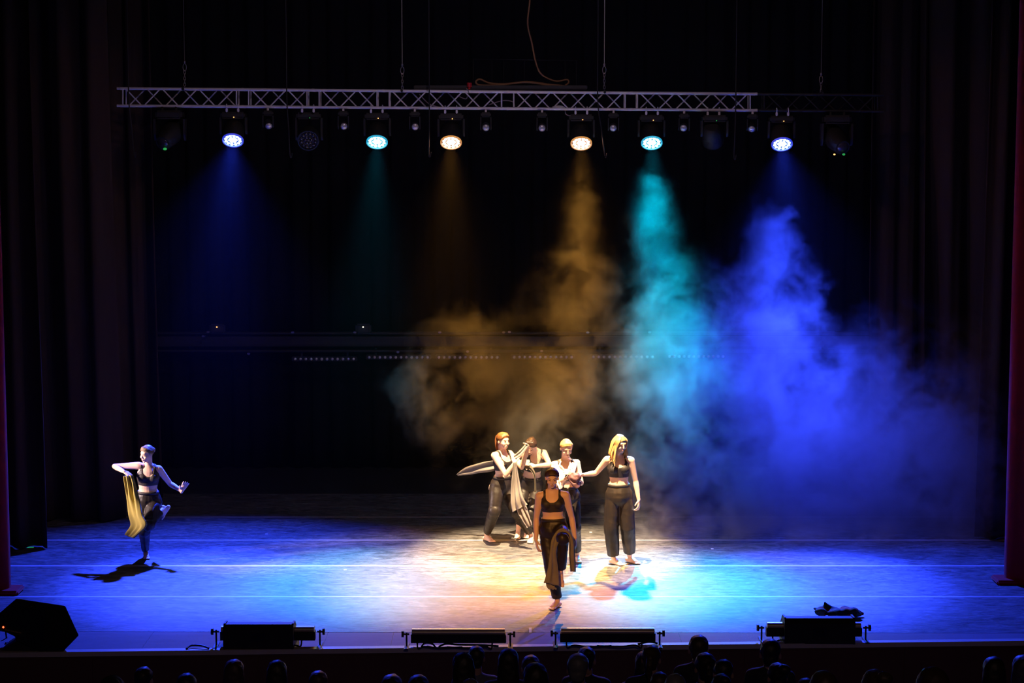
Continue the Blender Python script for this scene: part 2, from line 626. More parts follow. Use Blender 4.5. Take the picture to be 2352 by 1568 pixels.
secs = [(268, 557), (557, 719), (719, 880), (880, 1166), (1166, 1450), (1450, 1737)]
for a, b in secs + [(1741, 2030)]:
    m = M_BLK if a > 1700 else M_ALU
    for top in (0, 1):
        for back in (0, 1):
            MB().tube([tp(a + 0.6, top, back), tp(b - 0.6, top, back)], 0.0215, 10).build('chord', m, truss, 40, TB)
            if a < 1700:
                MB().tube([tp(b - 2.5, top, back), tp(b + 2.5, top, back)], 0.024, 10).build('coupler', m, truss, 40, TB)
    for back in (0, 1):
        for e in (a + 14, b - 14):
            MB().tube([tp(e, 0, back), tp(e, 1, back)], 0.0105, 6).build('upright', m, truss, 40, TB)
        nd = 6 if b - a > 200 else 3
        x0, x1 = a + 18, b - 18
        for k in range(nd):
            q0, q1 = x0 + (x1 - x0) * k / nd + 2, x0 + (x1 - x0) * (k + 1) / nd - 2
            up = (k % 2 == 0) != bool(back)
            MB().tube([tp(q0, up, back), tp(q1, not up, back)], 0.010, 6).build('diagonal', m, truss, 40, TB)
    for top in (0, 1):
        nd = 4 if b - a > 200 else 2
        for k in range(nd):
            q0, q1 = a + 14 + (b - a - 28) * k / nd, a + 14 + (b - a - 28) * (k + 1) / nd
            MB().tube([tp(q0, top, k % 2), tp(q1, top, (k + 1) % 2)], 0.010, 6).build('cross_brace', m, truss, 40, TB)


def catmull(pts, n):
    pts = [V(p) for p in pts]
    out = []
    P = [pts[0]] + pts + [pts[-1]]
    for i in range(1, len(P) - 2):
        for j in range(n):
            t = j / n
            a, b, c, d = P[i - 1], P[i], P[i + 1], P[i + 2]
            out.append(0.5 * ((2 * b) + (c - a) * t + (2 * a - 5 * b + 4 * c - d) * t * t + (3 * b - a - 3 * c + d) * t ** 3))
    out.append(pts[-1])
    return out


# chains that carry the truss
def chain(px, top_py, ring_py, end_py, label):
    y = TY + 0.12
    e = at(px, end_py, y)
    t = empty('truss_chain', e, label, 'chain', 'hoist chains above the truss')
    r = at(px, ring_py, y)
    topz = 10.5
    MB().tube([V((r.x, y, topz)), V((r.x, y, r.z + 0.05))], 0.006, 6).build('wire_rope', M_CHAIN, t, 40, e)
    # oval link, then short links down to the sling round the chord
    def oval(c, hw, hh, ang, rad):
        pts = []
        for k in range(13):
            a = 2 * math.pi * k / 12
            dx = hw * math.cos(a)
            pts.append(c + V((dx * math.cos(ang), dx * math.sin(ang), hh * math.sin(a))))
        return MB().tube(pts, rad, 6)
    MB().ell(r + V((0, 0, 0.05)), (0.018, 0.018, 0.025), n=8, m=6).build('ferrule', M_CHAIN, t, True, e)
    oval(r - V((0, 0, 0.03)), 0.026, 0.055, 0.0, 0.0065).build('quick_link', M_CHAIN, t, True, e)
    z = r.z - 0.10
    k = 0
    while z > e.z + 0.02:
        oval(V((r.x + (e.x - r.x) * (r.z - z) / (r.z - e.z), y, z)), 0.014, 0.03, 0.3 + 1.57 * (k % 2), 0.0055).build('chain_link', M_CHAIN, t, True, e)
        z -= 0.045
        k += 1
    s = MB()
    s.box(e + V((0, 0, -0.01)), (0.035, 0.33, 0.05), bev=0.01)
    s.build('sling', M_BLK, t, None, e)


chain(424, 0, 150, 203, 'hoist chain above the left end of the silver truss')
chain(924, 0, 157, 207, 'hoist chain left of the coiled brown cable')
chain(1388, 0, 156, 210, 'hoist chain right of the coiled brown cable')
chain(1886, 0, 178, 213, 'hoist chain above the black truss section')

# black cords that hang in front of the truss
for (pa, pb, yb, lab) in ((296, 306, 360, 'thin black cord hanging in front of the left end of the truss'),
                          (659, 664, 362, 'thin black cord hanging in front of the truss beside the unlit head left of center'),
                          (986, 983, 360, 'thin black cord hanging just left of the left amber lamp'),
                          (1373, 1387, 362, 'thin black cord hanging beside the right amber lamp'),
                          (1690, 1684, 366, 'thin black cord hanging left of the right blue lamp')):
    y = TY - 0.25
    p = at(pb, yb, y)
    q = at(pa, 230, y)
    top = V((q.x, y, 10.5))
    pts = [top, q + V((0, 0, 1)), q, q * 0.5 + p * 0.5 + V((0.01, 0, 0)), p + V((0.012, 0, 0.06)), p + V((0.03, 0, 0.0)), p + V((0.045, 0, 0.07))]
    c = MB().tube(catmull(pts, 5), 0.009, 6).build('hanging_cord', M_BLK, None, True)
    tag(c, lab, 'cord', 'cords hanging in front of the truss')

# brown supply cable: drops from above, lies in a loop on the truss
cab = [at(1217, -60, TY + .1), at(1217, 0, TY + .1), at(1212, 55, TY + .1), at(1222, 100, TY + .1), at(1230, 140, TY + .1), at(1243, 170, TY + .1),
       at(1275, 186, TY + .1), at(1302, 183, TY + .1), at(1306, 190, TY + .1), at(1298, 196, TY + .12)]
cp = catmull(cab, 6)
loop = [at(1318, 199, TY + .06), at(1275, 198, TY + .05), at(1210, 189, TY + .05), at(1150, 195, TY + .05), at(1105, 196, TY + .05), at(1093, 189, TY + .05),
        at(1102, 182, TY + .08), at(1125, 191, TY + .1), at(1160, 193, TY + .1), at(1210, 188, TY + .12), at(1260, 194, TY + .12), at(1300, 198, TY + .12)]
c = empty('supply_cable', at(1200, 205, TY + .1), 'brown supply cable dropping from above and looped on top of the truss', 'cable')
MB().tube(cp, 0.013, 8).build('cable_drop', M_CABLE, c, True, c.location)
MB().tube(catmull(loop, 6), 0.015, 8).build('cable_loop', M_CABLE, c, True, c.location)
bx = MB().box(at(1150, 204, TY + .12) + V((0, 0, 0.02)), (2.55, 0.22, 0.06), bev=0.01)
tag(bx.build('cable_tray', M_BLK), 'flat black tray lying on the truss under the looped brown cable', 'tray')
rc = empty('power_plug', at(1078, 200, TY + .02), 'small red power plug standing on the truss left of the brown cable loop', 'plug')
MB().tube([at(1078, 205, TY), at(1078, 200, TY)], 0.018, 10).tube([at(1078, 200, TY), at(1078, 190, TY)], 0.036, 12).build('red_collar', mat('red_plastic', (0.5, 0.02, 0.03), 0.4, var=.1), rc, 40, rc.location)
MB().tube([at(1071, 203, TY - .02), at(1075, 207, TY - .03), at(1077, 214, TY - .04)], 0.008, 6).build('plug_tail', M_GCABLE, rc, True, rc.location)
# light wire frame behind the cable
wfm = MB()
fr = [at(1087, 208, 29.27), at(1087, 136, 29.27), at(1324, 139, 29.27), at(1324, 212, 29.27)]
wfm.tube([fr[0], fr[1]], .006, 6).tube([fr[1], fr[2]], .006, 6).tube([fr[2], fr[3]], .006, 6)
for k in (1130, 1157, 1204, 1298):
    wfm.tube([at(k, 208, 29.27), at(k, 138, 29.27)], .004, 6)
tag(wfm.build('wire_frame', M_BLK, None, True), 'thin dark wire frame standing behind the brown cable above the truss', 'frame')
# cables inside the truss
for pts, lab in ((((963, 216), (985, 238), (1012, 247)), 'pink cable drooping inside the truss right of the second chain'),
                 (((1050, 219), (1070, 227), (1075, 214)), 'thin cable sagging under the top chord below the red plug'),
                 (((1122, 241), (1155, 231), (1178, 234), (1182, 246)), 'pink cable arched over the truss joint between the amber lamps'),
                 (((1298, 254), (1300, 262), (1310, 266), (1325, 264)), 'grey cable dropping from the truss to the right amber lamp')):
    o = MB().tube(catmull([at(a, b, TY + 0.08) for a, b in pts], 6), 0.008, 6).build('truss_cable', M_GCABLE, None, True)
    tag(o, lab, 'cable', 'loose cables in the truss')
bag = MB()
bag.ell(at(1283, 246, TY + .1), (0.10, 0.06, 0.025), n=12, m=6)
tag(bag.build('folded_cloth', M_WHITE, None, True), 'small pale folded cloth on the lower chord between the amber lamp and a hoist chain', 'cloth')


# ------------------------------------------------------------------ moving head lamps
def rotm(b):
    """matrix whose local -Z... local Z axis points along b, X stays level"""
    z = V(b).normalized()
    x = V((1, 0, 0))
    x = (x - z * x.dot(z)).normalized()
    y = z.cross(x)
    return Matrix((x, y, z)).transposed()


def wash(px, py, color, label, facing=None, lit=True, level=1.0):
    face = at(px, py, TY)
    b = V(facing) if facing else V((0, -0.616, -0.788))
    b.normalize()
    piv = face - b * 0.19
    chord = at(px, brz(px) + 4, TY)
    bz = chord.z - 0.10
    loc = V((face.x, TY + 0.10, chord.z - 0.02))
    t = empty('moving_head_lamp', loc, label, 'stage light', 'big moving head lamps under the truss')
    yb = piv.y
    MB().box((face.x, yb, bz), (0.36, 0.26, 0.10), bev=0.025).build('base', M_BLK, t, 40, loc)
    for s in (-1, 1):
        c = MB()
        c.box((face.x + s * 0.085, TY, bz + 0.075), (0.03, 0.05, 0.06), bev=0.008)
        ring = [V((face.x + s * 0.085, TY + 0.034 * math.cos(a), chord.z + 0.028 + 0.034 * math.sin(a))) for a in [math.pi * 2 * k / 10 for k in range(11)]]
        c.tube(ring, 0.008, 6)
        c.build('clamp', M_ALU, t, 40, loc)
        a = MB()
        a.prism([(-0.07, bz - 0.03), (0.07, bz - 0.03), (0.06, piv.z - 0.02), (0.03, piv.z - 0.07), (-0.03, piv.z - 0.07), (-0.06, piv.z - 0.02)],
                face.x + s * 0.172, face.x + s * 0.202, lambda p, q, x: (x, yb + p, q))
        a.build('yoke_arm', M_BLK, t, None, loc)
    Mx = rotm(b)
    h = MB()
    pts = [face - b * q for q in (0.30, 0.27, 0.20, 0.10, 0.03, 0.0)]
    h.loft(pts, [0.09, 0.125, 0.15, 0.158, 0.162, 0.162], n=24, cap='flat', side=V((1, 0, 0)))
    h.build('head', M_BLK, t, 40, loc)
    rg = MB()
    vs, fs = [], []
    n = 28
    for i, (rr, off) in enumerate(((0.158, 0.0), (0.158, 0.022), (0.140, 0.022), (0.140, 0.002))):
        for j in range(n):
            an = 2 * math.pi * j / n
            vs.append(face + Mx @ V((rr * math.cos(an), rr * math.sin(an), off)))
    for i in range(4):
        k = (i + 1) % 4
        for j in range(n):
            l = (j + 1) % n
            fs.append((i * n + j, i * n + l, k * n + l, k * n + j))
    rg.add(vs, fs)
    if lit:
        base = V(LAMP_C[color])
        ec = V((max(.12, base.x), max(.22, base.y), max(.25, base.z)))
        key = 'lens_' + color
        ml = bpy.data.materials.get(key) or led(key, ec, 22.0)
        mr = bpy.data.materials.get('rim_' + color) or mat('rim_' + color, (0.5, 0.5, 0.5), 0.3, emit=LAMP_C[color], estr=0.55)  # ring glows itself, in place of light it would catch from the lenses
        rg.build('lens_ring', mr, t, 40, loc)
    else:
        ml = M_LENSD
        rg.build('lens_ring', M_BLKP, t, 40, loc)
    spots = [(0, 0)] + [(0.047 * math.cos(k * math.pi / 3), 0.047 * math.sin(k * math.pi / 3)) for k in range(6)] + \
            [(0.105 * math.cos((k + .5) * math.pi / 6), 0.105 * math.sin((k + .5) * math.pi / 6)) for k in range(12)]
    lm = None
    for (u, v) in spots:
        if lm is None:
            lm = MB().ell((0, 0, 0), (0.0245, 0.0245, 0.012), n=10, m=6).mesh('lens', True)
            lm.materials.append(ml)
        o = bpy.data.objects.new('lens', lm)
        o.matrix_local = Matrix.Translation(face + Mx @ V((u, v, 0.006)) - loc) @ Mx.to_4x4()
        COL.objects.link(o)
        o.parent = t
    MB().box((face.x + 0.02, yb - 0.135, bz - 0.03), (0.012, 0.008, 0.012)).build('indicator', M_ORANGE if lit else M_GREENL, t, None, loc)
    if lit:
        spot('lamp_light', face + b * 0.05, face + b * 3, LAMP_W[color] * level, LAMP_C[color], LAMP_ANGLE, 1.0, 0.10)
        spot('lamp_light', face + b * 0.05, face + b * 3, LAMP_W[color] * level * FIELD[color][1], LAMP_C[color], FIELD[color][0], 1.0, 0.10)
    return t


wash(535, 321, 'blue', 'lit blue moving head lamp near the left end of the truss', level=1.2)
wash(866, 325, 'cyan', 'lit cyan moving head lamp on the left half of the truss')
wash(1036, 326, 'amber', 'lit amber moving head lamp left of the truss center')
wash(1335, 328, 'amber', 'lit amber moving head lamp right of the truss center')
wash(1497, 327, 'cyan', 'lit cyan moving head lamp above the cyan smoke', level=2.0)
wash(1796, 330, 'blue', 'lit blue moving head lamp above the blue smoke', level=1.2)
wash(708, 322, None, 'unlit moving head lamp between the left blue and left cyan lamps', (0.05, -0.9, -0.35), False)
wash(1638, 324, None, 'unlit moving head lamp between the right cyan and right blue lamps', (0.15, 0.7, -0.7), False)


def side_head(px, py, leds, label, aim):
    """larger profile head at the ends of the row: base, yoke, long barrel"""
    p = at(px, py, TY)
    chord = at(px, brz(px) + 4, TY)
    loc = V((p.x, TY, chord.z))
    t = empty('profile_head_lamp', loc, label, 'stage light', 'unlit profile heads at the truss ends')
    MB().box((p.x, TY + 0.05, chord.z - 0.10), (0.40, 0.28, 0.13), bev=0.03).build('base', M_BLK, t, 40, loc)
    piv = V((p.x, TY + 0.05, p.z + 0.06))
    for s in (-1, 1):
        MB().prism([(-0.08, chord.z - 0.16), (0.08, chord.z - 0.16), (0.07, piv.z), (0, piv.z - 0.09), (-0.07, piv.z)], p.x + s * 0.20, p.x + s * 0.235,
                   lambda a, b, x: (x, TY + 0.05 + a, b)).build('yoke_arm', M_BLK, t, None, loc)
        MB().box((p.x + s * 0.1, TY, chord.z - 0.02), (0.03, 0.05, 0.09), bev=0.008).build('clamp', M_BLK, t, None, loc)
    a = V(aim).normalized()
    MB().loft([piv - a * 0.28, piv - a * 0.22, piv, piv + a * 0.2, piv + a * 0.27], [0.11, 0.15, 0.165, 0.13, 0.11], n=18, cap='flat').build('head', M_BLK, t, 40, loc)
    MB().ell(piv + a * 0.265, (0.09, 0.09, 0.03), rotm(a), n=14, m=6).build('front_lens', M_LENSD, t, True, loc)
    for (lx, ly, m, r) in leds:
        q = at(lx, ly, TY - 0.20)
        MB().ell(q, (r * 1.4, r, r), n=8, m=6).build('indicator', m, t, True, loc)
    return t


side_head(390, 318, [(379, 342, M_GREENL, 0.020)], 'unlit profile head with a green indicator at the left end of the truss', (-0.25, -0.75, -0.45))
side_head(1922, 330, [(1916.5, 354.5, M_ORANGE, 0.011), (1938, 354.5, M_GREENL, 0.016)], 'unlit profile head with orange and green indicators under the black truss section', (0.2, -0.8, -0.4))


def mini(px, py, label, aim):
    p = at(px, py, TY)
    chord = at(px, brz(px) + 4, TY)
    loc = V((p.x, TY, chord.z))
    t = empty('beam_head_lamp', loc, label, 'stage light', 'small unlit beam heads under the truss')
    MB().box((p.x, TY, chord.z - 0.065), (0.15, 0.13, 0.075), bev=0.02).build('base', M_BLK, t, 40, loc)
    MB().box((p.x, TY, chord.z - 0.012), (0.028, 0.05, 0.05), bev=0.006).build('clamp', M_ALU, t, None, loc)
    for s in (-1, 1):
        MB().prism([(-0.035, chord.z - 0.10), (0.035, chord.z - 0.10), (0.03, p.z), (0, p.z - 0.04), (-0.03, p.z)], p.x + s * 0.068, p.x + s * 0.082,
                   lambda a, b, x: (x, TY + a, b)).build('yoke_arm', M_BLK, t, None, loc)
    a = V(aim).normalized()
    c = p + V((0, 0.05, 0.01))
    MB().loft([c - a * 0.10, c - a * 0.07, c, c + a * 0.05], [0.035, 0.055, 0.062, 0.058], n=16, cap='flat').build('head', M_BLK, t, 40, loc)
    MB().ell(c + a * 0.05, (0.050, 0.050, 0.022), rotm(a), n=16, m=8).build('front_lens', M_LENS, t, True, loc)


for i, (px, py, ln) in enumerate(((616, 287, 'left of the first unlit moving head'), (789, 290, 'between unlit moving head and left cyan lamp'), (953, 291, 'between the left cyan and left amber lamps'),
                                  (1116, 293, 'right of the left amber lamp'), (1245, 294, 'left of the right amber lamp'), (1409, 294, 'between the right amber and right cyan lamps'),
                                  (1571, 294, 'right of the right cyan lamp'), (1728, 294, 'left of the right blue lamp'))):
    mini(px, py, 'small unlit beam head with round lens ' + ln, (((1176 - px) / 3000), -0.95, -0.22 if i not in (0, 7) else -0.6))

# ------------------------------------------------------------------ rear pipes and LED bars
BY = 32.2


def pipe(py, y, r, label, name='rear_pipe'):
    z = at(1176, py, y).z
    o = MB().tube([V((-11.5, y, z)), V((11.5, y, z))], r, 10).build(name, M_BLK, None, 40)
    tag(o, label, 'pipe', 'rear pipes')
    return o


pipe(765, BY + 0.2, 0.03, 'upper one of the two black pipes across the back curtain')
pipe(806, BY, 0.025, 'lower black pipe across the back curtain, just above the LED bars')
bn = slab(-11.5, 11.5, lambda x: 32.36, lambda x: 32.40, at(1176, 795, 32.4).z, at(1176, 772, 32.4).z).build('dark_batten', mat('batten_paint', (0.02, 0.018, 0.021), 0.6, var=.2))
tag(bn, 'dark flat batten running across the back curtain between the two pipes', 'batten')
lens_me = None
for i, (a, b, y) in enumerate(((675, 815, 824.5), (845, 985, 820.5), (1005, 1145, 820.5), (1178, 1316, 820), (1360, 1502, 819.5), (1535, 1664, 818.5))):
    wh = ['left of all', 'second from the left', 'third from the left', 'behind the amber smoke', 'at the cyan smoke edge', 'deep in cyan smoke'][i]
    c = at((a + b) / 2, y, BY)
    t = empty('led_bar', c, 'black LED bar with twelve lenses under the rear pipe, ' + wh, 'stage light', 'LED bars on the rear pipe')
    ln = at(b + 5, y, BY).x - at(a - 5, y, BY).x
    MB().box(c + V((0, 0.05, 0)), (ln, 0.08, 0.075), bev=0.01).build('housing', M_BLK, t, None, c)
    for s in (-0.35, 0.35):
        MB().box(c + V((s * ln, 0.05, 0.075)), (0.03, 0.03, 0.15)).build('bracket', M_BLK, t, None, c)
    if lens_me is None:
        lens_me = MB().ell((0, 0, 0), (0.024, 0.014, 0.024), n=10, m=6).mesh('lens', True)
        lens_me.materials.append(M_LENS)
    for k in range(12):
        o = bpy.data.objects.new('lens', lens_me)
        q = at(a + 3 + (b - a - 6) * k / 11, y, BY)
        o.location = V((q.x, c.y + 0.006, q.z)) - c
        COL.objects.link(o)
        o.parent = t
for (px, py, m, lab) in ((498, 751, M_ORANGE, 'small fixture with an orange indicator on the rear pipe at the left'),
                         (834, 751, led('white_indicator', (1, .95, .8), 2.5), 'small fixture with a white indicator on the rear pipe above the LED bars')):
    q = at(px, py, BY)
    t = empty('rear_fixture', q, lab, 'stage light', 'small fixtures on the rear pipe')
    MB().box(q + V((0, 0.07, -0.03)), (0.26, 0.1, 0.16), bev=0.03).build('housing', M_BLK, t, 40, q)
    MB().tube([q + V((0, .1, -.05)), q + V((0, .2, -.10))], 0.015, 6).build('hook', M_BLK, t, 40, q)
    MB().ell(q, (0.011, 0.011, 0.011), n=8, m=6).build('indicator', m, t, True, q)
MS = mat('pale_metal', (0.4, 0.36, 0.38), 0.3, 0.8, var=.1)
for i, (px, py) in enumerate(((478, 762), (467, 772), (672, 763), (815, 763), (1010, 763), (1157, 763), (1170, 762), (1350, 763), (1492, 763), (571, 812), (914, 808), (1074, 807), (1244, 806))):
    q = at(px, py, BY - 0.03)
    b = MB().box(q, (0.05, 0.05, 0.03), bev=0.008).tube([q, q + V((0, .22 if py < 790 else .04, -.02))], 0.01, 6)
    o = b.build('pipe_clamp', MS, None, None)
    tag(o, ['pale clamp on the rear pipe under the orange indicator', 'pale clamp on the rear pipe just left of the orange indicator', 'pale clamp on the rear pipe above the leftmost LED bar',
            'pale clamp on the rear pipe beside the white indicator', 'pale clamp above the left end of the third LED bar', 'left one of two pale clamps in the amber smoke edge',
            'right one of two pale clamps in the amber smoke edge', 'pale clamp above the gap of the fourth and fifth LED bars', 'pale clamp at the left edge of the cyan smoke',
            'bluish clamp hanging from the lower rear pipe left of the LED bars', 'bright clamp on the lower pipe above the second LED bar', 'pale clamp on the lower pipe above the third LED bar',
            'pale clamp on the lower pipe above the fourth LED bar'][i], 'clamp', 'pipe clamps')


# ------------------------------------------------------------------ floor strip lights
def strip_light(xl, xr, yb, yfeet, label, tint):
    """LED batten on two feet: black trough, clear tube on top, end brackets with knobs, cable loops"""
    L, Rr = fl(xl, yfeet), fl(xr, yfeet)
    yy = (L.y + Rr.y) / 2
    L.y = Rr.y = yy
    c = (L + Rr) / 2
    t = empty('strip_light', c, label, 'strip light', 'strip lights along the stage edge')
    ln = Rr.x - L.x
    zb = at(xl, yb, yy).z
    a0, a1 = L.x + 0.05, Rr.x - 0.05
    MB().prism([(-0.05, zb), (0.05, zb), (0.06, zb + 0.10), (-0.06, zb + 0.10)], a0, a1, lambda p, q, x: (x, yy + p, q)).build('housing', M_BLK, t, None, c)
    tb = MB()
    tb.loft([V((a0 + 0.01, yy, zb + 0.115)), V((a1 - 0.01, yy, zb + 0.115))], [0.055, 0.055], [0.04, 0.04], side=V((0, 1, 0)), n=14, cap='flat')
    tb.build('lens_tube', M_TUBE, t, 50, c)
    for k in range(int(ln / 0.14)):
        MB().box((a0 + 0.07 + k * 0.14, yy - 0.057, zb + 0.05), (0.012, 0.006, 0.08)).build('fin', M_BLK, t, None, c)
    for s, x in ((-1, L.x), (1, Rr.x)):
        br = MB()
        br.tube([(x, yy, 0.005), (x, yy, zb + 0.11)], 0.010, 6)
        br.box((x, yy, 0.006), (0.05, 0.28, 0.012), bev=0.004)
        br.build('foot_bracket', M_BLK, t, 40, c)
        kn = MB()
        kn.tube([(x - s * 0.03, yy, zb + 0.09), (x + s * 0.045, yy, zb + 0.09)], 0.012, 8)
        kn.loft([(x + s * 0.03, yy, zb + 0.09), (x + s * 0.055, yy, zb + 0.09)], 0.038, n=12, cap='flat')
        kn.build('tilt_knob', M_BLKP, t, 40, c)
    for s, x in ((1, L.x + 0.12), (-1, Rr.x - 0.2)):
        cp = catmull([V((x, yy - .03, zb + .02)), V((x + s * 0.01, yy - 0.06, zb - 0.06)), V((x + s * .08, yy - .10, 0.03)), V((x + s * .25, yy - .10, 0.014)), V((x + s * 0.5, yy - .06, 0.013))], 5)
        MB().tube(cp, 0.009, 6).build('cable', M_BLKP, t, True, c)
    return t


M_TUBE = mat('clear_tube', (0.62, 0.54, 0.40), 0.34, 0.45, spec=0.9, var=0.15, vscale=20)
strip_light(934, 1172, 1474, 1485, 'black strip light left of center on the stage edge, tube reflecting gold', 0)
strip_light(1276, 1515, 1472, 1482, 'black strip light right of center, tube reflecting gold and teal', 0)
strip_light(497, 735, 1468, 1482, 'black strip light partly behind the left wedge monitor', 0)
strip_light(1749, 1988, 1459, 1470, 'black strip light partly behind the right wedge monitor', 0)
# cable loops on the apron
for pts, lab in ((((968, 1487), (975, 1483), (984, 1482), (994, 1485), (1000, 1488)), 'short black cable hump under the left-center strip light'),
                 (((1008, 1487), (1025, 1484), (1050, 1486), (1100, 1487), (1145, 1486)), 'long black cable lying under the left-center strip light'),
                 (((428, 1492), (440, 1488), (465, 1489), (480, 1491)), 'black cable end lying on the apron left of the left wedge monitor'),
                 (((1465, 1481), (1490, 1480), (1510, 1479)), 'black cable under the right end of the right-center strip light')):
    o = MB().tube(catmull([fl(a, b) + V((0, 0, 0.012 if i in (0, len(pts) - 1) else 0.03)) for i, (a, b) in enumerate(pts)], 5), 0.011, 6).build('floor_cable', M_BLKP, None, True)
    tag(o, lab, 'cable', 'cables on the apron')


# ------------------------------------------------------------------ wedge monitors
def wedge(xl, xr, yt, yb, label):
    L, Rr = fl(xl, yb), fl(xr, yb)
    c = (L + Rr) / 2
    ang = math.atan2(Rr.y - L.y, Rr.x - L.x)
    t = empty('wedge_monitor', c, label, 'speaker', 'wedge monitors at the stage edge')
    t.rotation_euler = (0, 0, ang)
    wd = (Rr - L).length
    top = at((xl + xr) / 2, yt, c.y + 0.02).z
    h = top
    # seen from behind: upright back, sloping grille to the stage
    prof = [(0.0, 0.0), (0.46, 0.0), (0.50, 0.06), (0.20, h - 0.01), (0.05, h), (0.0, h - 0.05)]
    MB().prism(prof, -wd / 2 + 0.018, wd / 2 - 0.018, lambda p, q, x: (x, p, q)).build('cabinet', M_BLK, t)
    prof2 = [(-0.008, 0.0), (0.47, 0.0), (0.515, 0.06), (0.21, h + 0.004), (0.045, h + 0.012), (-0.008, h - 0.045)]
    for s in (-1, 1):
        MB().prism(prof2, s * (wd / 2 - 0.02), s * wd / 2, lambda p, q, x: (x, p, q)).build('side_panel', M_BLK, t)
        MB().box((s * (wd / 2 + 0.004), 0.22, 0.14), (0.01, 0.13, 0.05), bev=0.004).build('handle', M_BLKP, t)
    g = MB()
    g.prism([(0.495, 0.08), (0.505, 0.085), (0.222, h - 0.02), (0.212, h - 0.025)], -wd / 2 + .05, wd / 2 - .05, lambda p, q, x: (x, p, q))
    g.build('grille', M_GRILLE, t)
    MB().box((0, -0.006, 0.14), (0.16, 0.012, 0.10), bev=0.004).build('input_plate', M_BLKP, t)
    for s in (-0.03, 0.03):
        MB().tube([(s, -0.005, .14), (s, -0.022, .14)], 0.013, 8).build('socket', M_GRILLE, t, 40)
    return t


wedge(513, 674, 1435, 1491, 'black wedge monitor in front of the left strip light, seen from behind')
wm = wedge(1802, 1964, 1421, 1478, 'black wedge monitor in front of the jacket and the right strip light')

# big tilted speaker at the left edge of the stage
by = fl(100, 1497).y
BL = fl(60, 1496)
sp = empty('stage_speaker', (BL.x, by, 0), 'large black stage speaker lying tilted at the left front corner', 'speaker')


def bp(px, py, dy):
    return at(px, py, by + dy)


# outline of the near face, then the face behind it
near = [(36, 1458), (98, 1484), (146, 1496.5), (182, 1458), (120, 1432), (0, 1430), (-40, 1424), (-40, 1440), (0, 1444), (8, 1455)]
outl_n = [(-60, 1455), (-60, 1415), (0, 1405), (37, 1373), (150, 1390), (182, 1459), (146, 1496.8), (90, 1496.8), (34, 1472), (34, 1462), (4, 1448)]
mb = MB()
n = len(outl_n)
vs = [bp(a, b, 0.0) for a, b in outl_n] + [(bp(a, b, 0.0) - bp(75, 1440, 0.0)) * 0.55 + bp(75, 1440, 0.0) + V((0.0, 0.42, -0.10)) for a, b in outl_n]
for v in vs:
    v.z = max(v.z, 0.004)
mb.add(vs, [tuple(range(n)), tuple(reversed(range(n, 2 * n)))] + [(i, i + n, (i + 1) % n + n, (i + 1) % n) for i in range(n)])
cb = mb.build('cabinet', M_BLKP, sp, None, V(sp.location))
bv = cb.modifiers.new('soft_edges', 'BEVEL')
bv.width = 0.018
bv.segments = 2
MB().prism([(104, 1402), (146, 1394), (176, 1458), (140, 1490), (100, 1480)], -0.012, 0.0, lambda a, b, d: bp(a, b, d)).build('grille', M_GRILLE, sp, None, V(sp.location))
hd = MB()
hd.tube(catmull([bp(50, 1404, -.01), bp(58, 1398, -.03), bp(72, 1393, -.03), bp(80, 1394, -.01)], 4), 0.012, 8)
hd.build('handle', M_BLKP, sp, True, V(sp.location))
MB().prism([(0, 1434), (55, 1448), (55, 1462), (4, 1449)], -0.008, 0.0, lambda a, b, d: bp(a, b, d)).build('control_plate', M_BLK, sp, None, V(sp.location))
MB().ell(bp(7.5, 1440, -0.012), (0.011, 0.008, 0.011), n=8, m=6).build('indicator', M_REDL, sp, True, V(sp.location))
pm = mat('plate_print', (0.42, 0.24, 0.10), 0.5, var=.1)
pt = MB()
for i, (a, wd) in enumerate(((13, 3), (17, 2), (20, 2.4), (25, 2.6), (28.5, 2), (31, 2.4), (34.5, 2), (37, 2), (40, 2.6), (43.5, 2), (46.5, 2.6))):
    q = bp(a + 1, 1446.2 + (a - 13) * 0.20, -0.011)
    pt.box(q, (wd * 0.0052, 0.004, 0.013), Matrix.Rotation(0.17, 3, 'Y'))
pt.build('printed_lettering', pm, sp, None, V(sp.location))
wdg = MB().box(bp(70, 1490, 0.25) + V((0, 0, 0.0)), (0.85, 0.5, 0.03), bev=.01)
for i in range(len(wdg.v)):
    wdg.v[i] = (wdg.v[i][0], wdg.v[i][1], max(0.002, wdg.v[i][2] - V(wdg.v[i]).z + (0.002 if i % 2 else 0.03)))
lg = MB().prism([(0, 1494), (36, 1473), (95, 1480), (95, 1496)], 0.02, 0.45, lambda a, b, d: V((bp(a, b, 0).x, by + d, max(0.002, bp(a, b, 0).z))))
lg.build('support_wedge', M_BLK, sp, None, V(sp.location))
for pts, lab in ((((-10, 1465), (0, 1468), (8, 1478), (14, 1490)), 'left one of two cables behind the tilted speaker'), (((13, 1450), (16, 1470), (20, 1492)), 'right one of two cables behind the tilted speaker')):
    o = MB().tube(catmull([at(a, b, by + 0.58) if i < len(pts) - 1 else fl(a, b - 14, .012) for i, (a, b) in enumerate(pts)], 5), 0.010, 6).build('speaker_cable', M_BLKP, None, True)
    tag(o, lab, 'cable', 'cables of the tilted speaker')

